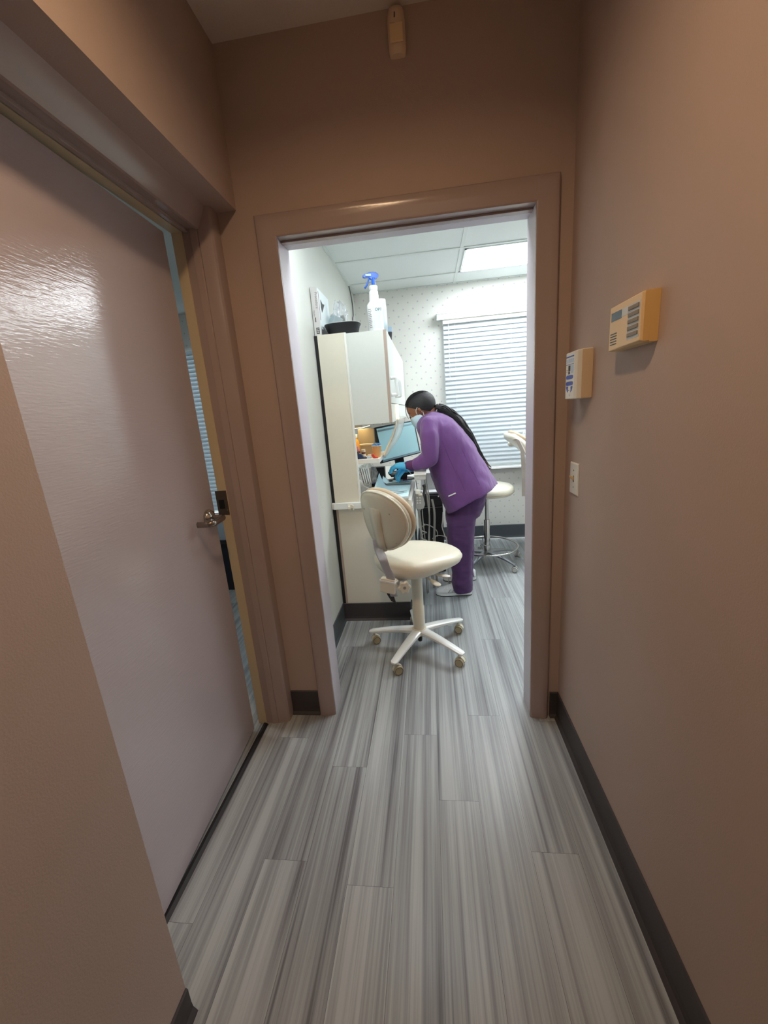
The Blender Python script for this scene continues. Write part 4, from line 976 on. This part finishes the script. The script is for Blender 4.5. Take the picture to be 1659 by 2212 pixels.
# paddle levers
for nm, a0, b0, w, m in (('paddle_lever', Vector((-.05, 2.10, .478)), at(950, 1266, 2.0), .020, 'cream_pl'), ('paddle_lever', Vector((-.03, 2.14, .482)), at(972, 1246, 2.03), .017, 'white')):
    d = b0-a0; P = [a0, a0+d*.30, a0+d*.45, a0+d*.7, a0+d*.9, b0]
    MB().tube(P, [(.005, .007), (.005, .007), (.006, w*.8), (.007, w), (.007, w*.9), (.003, w*.3)], 12, flat=(0, 0, 1)).build(nm, M[m], ch, smooth=True)

# round stool behind the person
sx, sy = .470, 3.50
rs = thing('round_stool', 'round cream stool on a chrome base with foot ring, behind the person', 'stool', (sx, sy, 0))
MB().lathe([(0, .628), (.19, .628), (.214, .634), (.226, .648), (.228, .672), (.222, .694), (.205, .708), (.16, .715), (0, .717)], (sx+.005, sy, 0), 44).build('seat', M['cream'], rs, smooth=True)
MB().lathe([(.2285, .652), (.2305, .655), (.2285, .658)], (sx+.005, sy, 0), 44, cap=False).build('seat_piping', M['cream_edge'], rs, smooth=True)
MB().box((sx-.07, sy-.07, .610), (sx+.07, sy+.07, .628), .003).build('mounting_plate', M['dark'], rs)
MB().box((sx+.11, sy-.06, .612), (sx+.13, sy-.04, .63), .002).build('height_lever_tip', M['dark'], rs)
MB().lathe([(.016, .40), (.016, .606), (.022, .608), (.022, .614), (0, .614)], (sx, sy, 0), 24).build('piston', M['chrome'], rs, smooth=False, auto=.6)
MB().lathe([(0, .095), (.030, .095), (.030, .165), (.0265, .168), (.0265, .400), (.024, .404), (.016, .405)], (sx, sy, 0), 26).build('column', M['chrome'], rs, smooth=False, auto=.6)
ring = [Vector((sx+.265*math.cos(2*PI*i/60), sy+.265*math.sin(2*PI*i/60), .158)) for i in range(61)]
MB().tube(ring, .0085, 10, cap=False).build('foot_ring', M['chrome'], rs, smooth=True)
for i in range(5):
    a = math.radians(-52+72*i); dx, dy = math.cos(a), math.sin(a); rings = []
    for t in [k/6 for k in range(7)]:
        d = .015+.30*t; w = .030*(1-t)+.012*t; z = .118-.048*t-.012*math.sin(PI*t)*-1; th = .026*(1-t)+.012*t
        rings.append([(sx+dx*d-dy*u, sy+dy*d+dx*u, z+v) for u, v in ((-w, -th), (-w, -th*.3), (0, 0), (w, -th*.3), (w, -th))])
    MB().loft(rings).build('leg', M['steel'], rs, auto=.6)
    caster(rs, sx+dx*.305, sy+dy*.305, a+.6, M['lgrey'], M['grey'], .0235, .066)
    if i % 2 == 0: MB().tube([(sx+dx*.15, sy+dy*.15, .105), (sx+dx*.262, sy+dy*.262, .152)], .005, 8).build('ring_bracket', M['steel'], rs, smooth=True)

# ================================================================== PATIENT CHAIR (partly hidden by the door frame)
dc = thing('dental_chair', 'cream reclining patient chair with armrests at the right side of the doorway', 'dental chair', (1.35, 3.70, 0))
def cushion(pts, hw, th, name, m, par, y0):
    rings = []
    for p in pts:
        x, z = p[0], p[1]; w = hw*(p[2] if len(p) > 2 else 1); t_ = th*(p[3] if len(p) > 3 else 1)
        d = p[4] if len(p) > 4 else 0
        rings.append((x, z, w, t_))
    R_ = []
    for i, (x, z, w, t_) in enumerate(rings):
        a, b_ = rings[max(i-1, 0)], rings[min(i+1, len(rings)-1)]
        tx, tz = b_[0]-a[0], b_[1]-a[1]; l = math.hypot(tx, tz); nx, nz = -tz/l, tx/l
        R_.append([(x+nx*v, y0+u, z+nz*v) for u, v in ell(28, w, t_, 3)])
    return MB().loft(R_).build(name, m, par, smooth=True)
DYc = 3.68
cushion([(.676, 1.085, .5, .3), (.684, 1.100, .8, .75), (.705, 1.096, .95, .98), (.76, 1.055), (.86, .965), (.98, .860), (1.10, .765), (1.22, .680), (1.30, .62, .95, .8), (1.33, .60, .8, .3)], .21, .040, 'backrest', M['cream'], dc, DYc)
cushion([(.705, 1.128, .6, .3), (.72, 1.132, .85, .9), (.78, 1.100), (.86, 1.045), (.93, .99, .9, .8), (.95, .97, .7, .3)], .13, .022, 'headrest', M['cream_edge'], dc, DYc+.04)
cushion([(1.24, .52, .8, .4), (1.28, .52), (1.5, .52), (1.9, .53), (2.3, .50), (2.6, .47, .9, .9), (2.64, .46, .7, .4)], .26, .055, 'seat', M['cream'], dc, DYc)
for y, x0_, z_, nm in ((DYc+.25, .735, 1.010, 'armrest'), (DYc-.25, .775, .905, 'armrest')):
    cushion([(x0_, z_, .6, .4), (x0_+.012, z_, .9, .9), (x0_+.06, z_), (x0_+.30, z_-.01), (x0_+.42, z_-.02), (x0_+.44, z_-.02, .7, .4)], .042, .026, nm, M['cream'], dc, y)
    MB().tube([(x0_+.34, y, z_-.03), (x0_+.50, y, .60), (x0_+.62, y*.5+DYc*.5, .45)], .018, 10).build('armrest_bracket', M['lgrey'], dc, smooth=True)
MB().box((1.15, DYc-.20, .0), (2.1, DYc+.20, .06), .02).build('base_plate', M['lgrey'], dc)
MB().box((1.35, DYc-.13, .06), (1.85, DYc+.13, .46), .03).build('pedestal', M['white'], dc)
mb = MB(); mb.tube(bez([(.70, DYc-.19, 1.085), (.725, DYc-.235, 1.09), (.755, DYc-.25, 1.03), (.795, DYc-.245, .95)], 6), [(.004, .012)]*19, 8); mb.build('cover_edge', M['tan_strap'], dc, smooth=True)
stp = MB(); stp.loft([[(x+u, DYc-.262+v, z) for u, v in ((-w, -.002), (w, -.002), (w, .002), (-w, .002))] for x, z, w in ((.715, 1.085, .012), (.752, 1.00, .014), (.762, .90, .018), (.770, .78, .020), (.774, .66, .023), (.776, .615, .024))])
stp.build('hanging_strap', M['tan_strap'], dc)
tag(crumple((.86, DYc+.02, 1.122), (.04, .05, .012), .4, 12.3).build('tissue', M['clear2'], loc=(.86, DYc, 1.06)), 'pale clear wrap lying on the headrest of the patient chair', 'wrap')

# ================================================================== THE PERSON
YC = 3.00
per = thing('person', 'person in purple scrubs bending over the worktop, with mask, blue gloves and long ponytail', 'person', (.16, YC, 0))
def chain(mb, pts, n=12):
    """tapered capsules through (point, radius) pairs"""
    for (p, r) in pts: mb.ball(p, r, seg=16)
    for (a, ra), (b_, rb) in zip(pts, pts[1:]):
        a, b_ = Vector(a), Vector(b_)
        if (b_-a).length > 1e-4: mb.tube([a, b_], [ra, rb], n)
Hc = at(908.5, 880.5, YC); pt = math.radians(35)
hf = Vector((-math.cos(pt), 0, -math.sin(pt))); hu = Vector((-math.sin(pt), 0, math.cos(pt))); hs_ = Vector((0, -1, 0))
def hp(f, u, s=0): return Hc + hf*f + hu*u + hs_*s
HR = Matrix(((hf.x, hs_.x, hu.x), (hf.y, hs_.y, hu.y), (hf.z, hs_.z, hu.z))).to_4x4()
def hball(mb, f, u, s, r): mb.ball(hp(f, u, s), (r[0], r[1], r[2]), T=HR, seg=24); return mb
body = MB()
hball(body, 0, .01, 0, (.098, .074, .100))
hball(body, .030, -.055, 0, (.060, .056, .065))
hball(body, .055, -.088, 0, (.034, .036, .026))       # chin
hball(body, .062, .020, 0, (.034, .052, .040))        # brow
hball(body, .070, -.030, .030, (.022, .022, .024)); hball(body, .070, -.030, -.030, (.022, .022, .024))   # cheeks
chain(body, [(hp(.088, .004), .009), (hp(.094, -.016), .010), (hp(.098, -.030), .012)])
for s in (-1, 1):
    hball(body, .090, -.066, s*.008, (.010, .014, .007))      # lips
    hball(body, .014, -.006, s*.077, (.012, .007, .021))      # ear
    hball(body, .010, -.024, s*.075, (.007, .005, .008))
    hball(body, .080, -.004, s*.030, (.014, .017, .013))      # eyelid
neck = at(926, 903, YC)
chain(body, [(hp(-.030, -.050), .056), (neck, .058), (at(940, 918, YC), .07)])
P_sh = at(945, 925, YC); P_mid = at(985, 985, YC); P_pel = at(1012, 1062, YC)
chain(body, [(P_sh, .105), (at(965, 955, YC), .115), (P_mid, .115), (at(1000, 1025, YC), .112), (P_pel, .125)])
nS, nE, nW = at(930, 926, 2.85), at(930, 992, 2.775), at(884, 1006, 2.86)
fS, fE, fW = at(945, 918, 3.17), at(925, 985, 3.22), at(872, 1012, 3.00)
chain(body, [(at(945, 925, 2.92), .060), (nS, .046), (nE, .040), (nW, .026)])
chain(body, [(at(948, 925, 3.08), .065), (fS, .056), (fE, .040), (fW, .026)])
for (a, b_, c_, d_) in ((at(1010, 1085, 2.91), at(993, 1165, 2.875), at(998, 1250, 2.87), Vector((.215, 2.87, .055))), (at(1012, 1080, 3.10), at(1000, 1150, 3.13), at(1003, 1220, 3.13), Vector((.265, 3.13, .055)))):
    chain(body, [(P_pel, .10), (a, .088), (b_, .055), (c_, .045), (d_, .036)])
    chain(body, [(d_+Vector((.0, 0, -.01)), .030), (d_+Vector((-.12, 0, -.022)), .022)])
bo = body.build('body', M['skin'], per, remesh=.0055, smooth_it=3)

# scrub top
def pxring(bk, ft, Y, hw, p=2.3, n=44, yc=None):
    A, B = at(bk[0], bk[1], Y), at(ft[0], ft[1], Y); c_ = (A+B)/2; a_ = (A-B)/2; out = []
    for u, v in ell(n, 1, hw, p): out.append(c_ + a_*u + Vector((0, v, 0)))
    return out
def fold(o, amp, scale, stretch=(1, 1, 1), seed=0):
    me = o.data
    nr = [v.normal.copy() for v in me.vertices]
    for v, nn in zip(me.vertices, nr):
        p = v.co; q = Vector((p.x*stretch[0], p.y*stretch[1], p.z*stretch[2]))*scale + Vector((seed, seed, seed))
        k = noise.noise(q) + .5*noise.noise(q*2.1)
        v.co += nn*amp*k
tp_ = MB()
st_ = [((925, 889), (903, 905), .060), ((935, 888.5), (899, 917), .120), ((955, 892), (900, 930), .185), ((978, 905), (906, 950), .205), ((1001, 926), (914, 978), .205), ((1020, 954), (923, 1003), .200), ((1038, 984), (931, 1030), .205), ((1054, 1012), (943, 1061), .222), ((1067, 1034), (956, 1089), .235), ((1073.5, 1046), (964.5, 1107), .240)]
tp_.loft([pxring(b_, f_, YC, hw, 2.25) for b_, f_, hw in st_])
chain(tp_, [(at(940, 915, 2.93), .075), (at(928, 921, 2.84), .070), (at(927, 940, 2.80), .068), (at(929, 965, 2.78), .064), (at(930, 988, 2.775), .058), (at(915, 998, 2.79), .054), (at(903, 1003, 2.81), .047)])
chain(tp_, [(at(945, 915, 3.07), .075), (at(940, 918, 3.15), .068), (at(930, 950, 3.20), .060), (at(924, 985, 3.21), .055), (at(905, 1000, 3.15), .047), (at(892, 1006, 3.10), .042)])
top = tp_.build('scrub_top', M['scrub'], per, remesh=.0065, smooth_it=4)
# hollow hem and pleats
Oo = origin(per)
A_, B_ = at(1073.5, 1046, YC), at(964.5, 1107, YC); hc_ = (A_+B_)/2; ax_ = (A_-B_).normalized(); nrm_ = Vector((ax_.z, 0, -ax_.x)); nrm_ = nrm_ if nrm_.z < 0 else -nrm_
for v in top.data.vertices:
    p = v.co + Oo; d = (p-hc_).dot(nrm_)*-1      # distance up from the hem plane
    if d < .45 and p.z < 1.05 and abs(p.y-YC) < .27:
        w = max(0, 1-d/.34)
        if w > 0:
            a = math.atan2((p.y-YC)/.24, (p-hc_).dot(ax_)/.19)
            rr_ = Vector(((p-hc_).dot(ax_)*ax_.x, p.y-YC, (p-hc_).dot(ax_)*ax_.z)); rr_.normalize()
            v.co += rr_*(w**1.3)*(.010*math.sin(a*5+1.1))
            side = max(0, (YC-p.y)/.24)
            if d < .14: v.co += -nrm_*.034*side*(1-max(0, d)/.14)
fold(top, .009, 8, (1.3, 1, .8), 3); fold(top, .0016, 22, (1.5, 1, .6), 9)
us = MB(); chain(us, [(at(912, 1000, 2.80), .040), (at(900, 1003.5, 2.82), .041), (at(890, 1005, 2.835), .039), (at(882, 1006, 2.85), .034)])
uo = us.build('undersleeve', mat('plum_undersleeve', (96, 50, 100), .8, bump=.4, bump_scale=400), per, remesh=.005, smooth_it=3); fold(uo, .004, 30, (1, 1, 1), 5)
us = MB(); chain(us, [(at(897, 1004, 3.11), .038), (at(884, 1008, 3.05), .034)])
us.build('undersleeve', uo.data.materials[0], per, remesh=.006, smooth_it=3)
# seams, snaps and label on the top
def on_top(px, py, Ynear, lift=.004):
    """nearest point of the top along the sight line towards a pixel"""
    r = (at(px, py, 3.2)-Vector((0, 0, CAMZ))).normalized(); o_ = Vector((0, 0, CAMZ))
    hit, loc, nn, idx = top.ray_cast(o_-Oo, r)
    return (loc+Oo+nn*lift, nn) if hit else (at(px, py, Ynear), Vector((0, -1, 0)))
bpy.context.view_layer.update()
for px, py in ((931.5, 1047), (945.5, 1072)):
    p, nn = on_top(px+1.5, py, 2.9, .001); MB().lathe([(0, 0), (.0055, 0), (.005, .003), (0, .004)], p, 14, axis=nn).build('snap_button', M['white'], per, smooth=True)
pa = [on_top(x, y, 2.8, .0025)[0] for x, y in ((969, 1072), (972, 1070.5), (976, 1069), (980, 1067), (984.5, 1065))]
MB().tube(pa, [(.0045, .0012)]*5, 8, flat=(0, 0, 1)).build('hem_label', M['paper'], per)
for nm, pts in (('side_seam', [(955, 952), (964, 975), (975, 1000), (985, 1022), (990, 1036)]), ('slit_seam', [(986, 1016), (992, 1030), (998, 1046), (1004, 1060)]), ('back_seam', [(985, 945), (1000, 975), (1014, 1005), (1028, 1030), (1036, 1048)])):
    pa = [on_top(x, y, 2.8, .0008)[0] for x, y in pts]
    MB().tube(bez(pa, 4), .0011, 6).build(nm, M['seam'], per, smooth=True)

# trousers
tr_ = MB()
tr_.loft([pxring((1040, 1020), (968, 1055), YC, .165, 2.2), pxring((1054, 1056), (963, 1085), YC, .185, 2.3), pxring((1046, 1085), (962, 1110), YC, .182, 2.4), pxring((1038, 1105), (963, 1128), YC, .178, 2.5)])
near = [((1040, 1092), (963, 1112), 2.92, .100), ((1028, 1120), (964, 1132), 2.895, .094), ((1024, 1150), (966, 1156), 2.88, .085), ((1021, 1180), (970, 1184), 2.87, .080), ((1018, 1205), (973, 1208), 2.87, .076), ((1021, 1232), (977, 1234), 2.865, .078), ((1021, 1255), (975, 1257), 2.86, .082), ((1021, 1266), (978, 1268), 2.86, .075), ((1021, 1274), (982, 1276), 2.86, .074)]
tr_.loft([pxring(b_, f_, Y, hw, 2.3, 36) for b_, f_, Y, hw in near])
far = [((1040, 1085), (968, 1105), 3.08, .095), ((1030, 1110), (968, 1122), 3.10, .090), ((1024, 1140), (970, 1144), 3.12, .082), ((1023, 1170), (974, 1172), 3.13, .078), ((1022, 1200), (978, 1202), 3.13, .078), ((1023, 1228), (980, 1230), 3.13, .080), ((1025, 1243), (985, 1246), 3.13, .082)]
tr_.loft([pxring(b_, f_, Y, hw, 2.3, 36) for b_, f_, Y, hw in far])
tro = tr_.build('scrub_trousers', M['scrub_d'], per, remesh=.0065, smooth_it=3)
fold(tro, .008, 8, (1.3, 1, .8), 21); fold(tro, .003, 20, (.6, 1, 1.5), 33)

# hair
hb = bmesh.new(); bmesh.ops.create_uvsphere(hb, u_segments=40, v_segments=24, radius=1)
for v in hb.verts: v.co = Vector((v.co.x*.109, v.co.y*.0815, v.co.z*.104+.008))
bmesh.ops.bisect_plane(hb, geom=hb.verts[:]+hb.edges[:]+hb.faces[:], plane_co=(.03, 0, .012), plane_no=(1.13, 0, -1), clear_outer=True)
bmesh.ops.holes_fill(hb, edges=[e for e in hb.edges if e.is_boundary])
for v in hb.verts:
    if v.co.x < 0: v.co.x *= 1+.10*(-v.co.x/.11)
    n_ = noise.noise(Vector((v.co.x*9, v.co.y*40, v.co.z*12))); v.co *= 1+.018*n_
Th = Matrix.Translation(Hc) @ HR
hc2 = MB().merge(hb, Th)
hair = hc2.build('hair', M['hair'], per, smooth=False, auto=1.0)
tie = at(944.5, 882, YC)
MB().tube([tie+Vector((0, .031*math.cos(a), .031*math.sin(a)))+Vector((.010*math.sin(a), 0, 0)) for a in [2*PI*i/20 for i in range(21)]], .0058, 8, cap=False).build('hair_tie', M['white'], hair, smooth=True)
chain_pts = [(940, 881), (948, 881), (960, 886), (975, 896), (992, 913), (1008, 934), (1021, 956), (1032, 976), (1041, 990), (1050, 1000)]
base_ = bez([at(x, y, YC-.015) for x, y in chain_pts], 5)
nB = len(base_); rad = []
for i in range(nB):
    t = i/(nB-1); rad.append(.020+.014*math.sin(min(1, t*2.2)*PI/2) - .022*max(0, t-.45)/.55)
MB().tube(base_, [(r*1.0, r*1.05) for r in rad], 18).build('ponytail', M['hair'], hair, smooth=True)
rn = random.Random(11)
mbs = MB()
for k in range(34):
    a = rn.uniform(0, 2*PI); ph = rn.uniform(0, 6); i0 = rn.randint(0, 10); ln = rn.uniform(.55, 1.0); P = []
    for i in range(i0, int(i0+(nB-i0)*ln)):
        t = i/(nB-1); r = rad[i]*(.98+.10*math.sin(i*.9+ph)); aa = a+.5*math.sin(i*.22+ph)
        tan = (base_[min(i+1, nB-1)]-base_[max(i-1, 0)]).normalized(); u = Vector((tan.z, 0, -tan.x)); 
        P.append(base_[i] + u*math.cos(aa)*r + Vector((0, 1, 0))*math.sin(aa)*r)
    if len(P) > 3: mbs.tube(P, [.0038]*(len(P)-1)+[.001], 6)
mbs.build('ponytail_strands', M['hair'], hair, smooth=True)
mbs = MB()
for k in range(26):
    e = base_[-1]; s0 = base_[-1-rn.randint(2, 9)] + Vector((rn.uniform(-.016, .016), rn.uniform(-.02, .02), rn.uniform(-.012, .012))); dirn = Vector((rn.uniform(.02, .055), rn.uniform(-.02, .02), rn.uniform(-.085, -.045)))
    w = rn.uniform(-.01, .01)
    mbs.tube(bez([s0, s0+dirn*.4+Vector((w, 0, 0)), s0+dirn*.75-Vector((w, 0, 0)), s0+dirn], 4), [.0030]*12+[.0006], 6)
mbs.build('ponytail_tips', M['hair_tip'], hair, smooth=True)
mbs = MB()
for k in range(60):      # combed-back strands on the crown
    sv = rn.uniform(-.97, .97); P = []; sh_ = rn.uniform(-.1, .1); x1_ = rn.uniform(-.10, -.06)
    for j in range(15):
        x = .098+(x1_-.098)*j/14; y = .0815*sv*(1-.25*j/14+sh_*j/14)*math.sqrt(1-(x/.109)**2); zz = math.sqrt(max(.02, 1-(x/.109)**2-(y/.0815)**2))
        if abs(sv) > .7: zz *= 1-.9*(abs(sv)-.7)*j/14
        p = Vector((x*(1+.10*max(0, -x)/.11), y, .008+.104*zz))*1.012
        if 1.13*(p.x-.03)-(p.z-.012) < -.004: P.append(Th @ p)
    if len(P) > 4: mbs.tube(P, .0010, 5)
for (a, b_, c_, d_) in (((876, 877), (876, 888), (879, 898), (883, 905)), ((879, 876), (880, 887), (884, 897), (887, 903)), ((890, 872), (897, 880), (902, 887), (906, 891))):
    P = bez([at(a[0], a[1], YC-.062), at(b_[0], b_[1], YC-.064), at(c_[0], c_[1], YC-.058), at(d_[0], d_[1], YC-.05)], 5)
    mbs.tube(P, [.0018]*(len(P)-1)+[.0006], 5)
mbs.build('loose_strands', M['hair'], hair, smooth=True)
# face: brows, eyes, mask, glasses, earring
for s in (-1, 1):
    e = MB(); hball(e, .0862, -.0085, s*.030, (.0085, .012, .0065)); eo = e.build('eye', M['paper'], per, smooth=True)
    e = MB(); hball(e, .0935, -.011, s*.030, (.002, .004, .003)); e.build('iris', M['dark'], eo, smooth=True)
    MB().tube([hp(.089, .018, s*.014), hp(.091, .021, s*.030), hp(.082, .017, s*.048)], [.0018, .0026, .0012], 6).build('eyebrow', M['hair'], per, smooth=True)
    MB().tube([hp(.094, -.008, s*.020), hp(.0965, -.009, s*.030), hp(.089, -.009, s*.042)], .0013, 6).build('eyelashes', M['dark'], per, smooth=True)
    MB().lathe([(0, 0), (.0032, 0), (.003, .002), (0, .0035)], hp(.010, -.029, s*.080), 12, axis=hs_*s).build('stud_earring', M['whitegloss'], per, smooth=True)
mkm = MB(); rr_ = []
for u, f, w, b0 in ((-.012, .106, .040, .060), (-.018, .113, .050, .045), (-.030, .117, .058, .034), (-.045, .116, .063, .026), (-.052, .120, .065, .024), (-.066, .119, .066, .022), (-.074, .121, .066, .022), (-.088, .116, .064, .022), (-.100, .109, .060, .022), (-.114, .094, .052, .022), (-.124, .074, .042, .022)):
    rr_.append([hp(b0+(f-b0)*max(0, math.cos(q))**.62, u-.010*math.cos(q), w*math.sin(q)) for q in [-PI/2+PI*i/20 for i in range(21)]])
mkm.loft(rr_, cap=False, closed=False)
mo = mkm.build('face_mask', M['mask'], per, smooth=True)
k = mo.modifiers.new('s', 'SOLIDIFY'); k.thickness = .0012; k.offset = 0
bd = [hp(.060+(.107-.060)*max(0, math.cos(q))**.62, -.013-.010*math.cos(q), .041*math.sin(q)) for q in [-1.35+2.7*i/14 for i in range(15)]]
MB().tube(bd, [(.0025, .0060)]*15, 8, flat=tuple(hf)).build('nose_band', M['mask_w'], mo, smooth=True)
for s in (-1, 1):
    MB().tube(bez([hp(.048, -.026, s*.056), hp(.044, -.008, s*.070), hp(.032, .008, s*.076), hp(.015, .016, s*.079)], 5), .0022, 6).build('ear_loop', M['mask_w'], mo, smooth=True)
    MB().tube(bez([hp(.004, -.034, s*.080), hp(.012, -.055, s*.074), hp(.024, -.085, s*.064), hp(.034, -.106, s*.056)], 5), .0022, 6).build('ear_loop', M['mask_w'], mo, smooth=True)
    MB().tube([hp(.100, -.018, s*.012)]+[hp(.104-.012*abs(math.sin(a))*0, -.016+.014*math.sin(a), s*(.032+.020*math.cos(a))) for a in [PI+2*PI*i/14 for i in range(15)]], .0012, 6).build('glasses_rim', M['steel'], per, smooth=True)

# gloved hands
def hand(nm, wrist, dirv, palmn, curl=1.0, mirror=1):
    d = Vector(dirv).normalized(); n_ = Vector(palmn); n_ = (n_-d*n_.dot(d)).normalized(); s = d.cross(n_)*mirror      # s towards the thumb side
    w = Vector(wrist); g = MB()
    chain(g, [(w-d*.030, .036), (w, .031)])
    for k, (o_, r0) in enumerate(((.030, .016), (.010, .0165), (-.010, .016), (-.029, .0145))):
        kn_ = w + d*(.072-.004*abs(k-1)) + s*o_
        chain(g, [(w+s*o_*.55, .024), (w+d*.045+s*o_*.85, .0185), (kn_, .0125)])
        ln = (.034, .038, .035, .028)[k]
        a1, a2, a3 = .75*curl, 1.55*curl, 2.1*curl
        p1 = kn_ + (d*math.cos(a1)+n_*math.sin(a1))*ln
        p2 = p1 + (d*math.cos(a2)+n_*math.sin(a2))*ln*.62
        p3 = p2 + (d*math.cos(a3)+n_*math.sin(a3))*ln*.48
        chain(g, [(kn_, .0105), (p1, .0090), (p2, .0080), (p3, .0070)])
        if k == 0: tipi = p3
    t0 = w + d*.025 + s*.034; t1 = t0 + d*.030 + s*.014 + n_*.012; t2 = t1 + d*.032 + n_*.020 - s*.004
    chain(g, [(w+s*.012, .022), (t0, .018), (t1, .0125), (t2, .0105), (t2*.35+tipi*.65, .0085)])
    o = g.build(nm, M['glove'], per, remesh=.0032, smooth_it=2)
    mbc = MB(); cr = []
    u_ = n_; 
    for k in range(3): cr.append([w-d*(.010+.016*k)+(u_*math.cos(a)+s*math.sin(a))*(.034+.003*k+.002*math.sin(a*5)) for a in [2*PI*i/24 for i in range(24)]])
    mbc.loft(cr, cap=False).build('glove_cuff', M['glove'], o, smooth=True)
    return o, tipi
g1, tip1 = hand('glove', at(876, 1006, 2.86), (-.93, .10, .06), (-.12, .10, -.95), curl=.72, mirror=-1)
g2, tip2 = hand('glove', at(878, 1012, 2.97), (-.80, -.36, -.25), (.10, -.15, -.95), curl=.9, mirror=1)
hd = thing('hand_scaler', 'thin pale instrument held in the blue gloved fingers', 'dental instrument', tip1)
MB().tube([tip1+Vector((-.030, -.004, -.014)), tip1+Vector((-.010, 0, -.004)), tip1+Vector((.06, .02, -.018))], [.0014, .0026, .0026], 8).build('shaft', mat('cream_shaft', (226, 208, 160), .4), hd, smooth=True)
hd2 = thing('cotton_swab', 'short white swab stick under the gloved hand', 'swab', at(884, 1018, 2.90))
MB().tube([at(880, 1013.5, 2.90), at(888, 1024, 2.90)], .0026, 8).build('stick', M['paper'], hd2, smooth=True)

# shoes
def shoe(toe_x, heel_x, y):
    L_ = heel_x-toe_x; rs_, so = [], []
    for t, w, h in ((0, .018, .030), (.05, .034, .044), (.15, .044, .056), (.30, .048, .068), (.45, .045, .085), (.58, .040, .098), (.72, .037, .102), (.88, .036, .098), (.97, .030, .088), (1.0, .020, .075)):
        x = toe_x + L_*t; z0 = .022
        rs_.append([(x, y+u*w, z0+(h-z0)*v) for u, v in ((-1, 0), (-1.0, .30), (-.85, .62), (-.5, .90), (0, 1.0), (.5, .90), (.85, .62), (1.0, .30), (1, 0))])
        lift = .012*max(0, 1-t/.12)
        so.append([(x, y+u*w*1.04, z) for u, z in ((-1, lift), (-1.02, .014+lift), (-.98, .026), (.98, .026), (1.02, .014+lift), (1, lift))])
    o = MB().loft(rs_).build('shoe', M['shoe'], per, smooth=True)
    MB().loft([[p if p[2] > .010 else p for p in r] for r in so]).build('midsole', M['whitegloss'], o, auto=.7)
    MB().loft([[(r[0][0], y+(p[1]-y)*1.01, max(.0005, p[2]*.35)) for p in r] for r in so]).build('outsole', M['sole'], o, auto=.7)
    for k in range(4):
        t = .24+.07*k; h = .062+.10*(t-.24); w = .047
        MB().tube([(toe_x+L_*t+.002*j, y+w*u*.82, .022+(h-.022)*(1-.38*u*u)+.0015) for j, u in enumerate((-.9, -.5, 0, .5, .9))], .0028, 6).build('lace', M['white'], o, smooth=True)
    for k in range(3):
        x = toe_x+L_*(.34+.10*k)
        MB().tube([(x, y-.0475+.003*k, .032), (x+.018, y-.043+.003*k, .058)], .0022, 6).build('side_stripe', M['grey'], o, smooth=True)
    return o
shoe(-.005, .265, 2.868); shoe(.060, .325, 3.135)
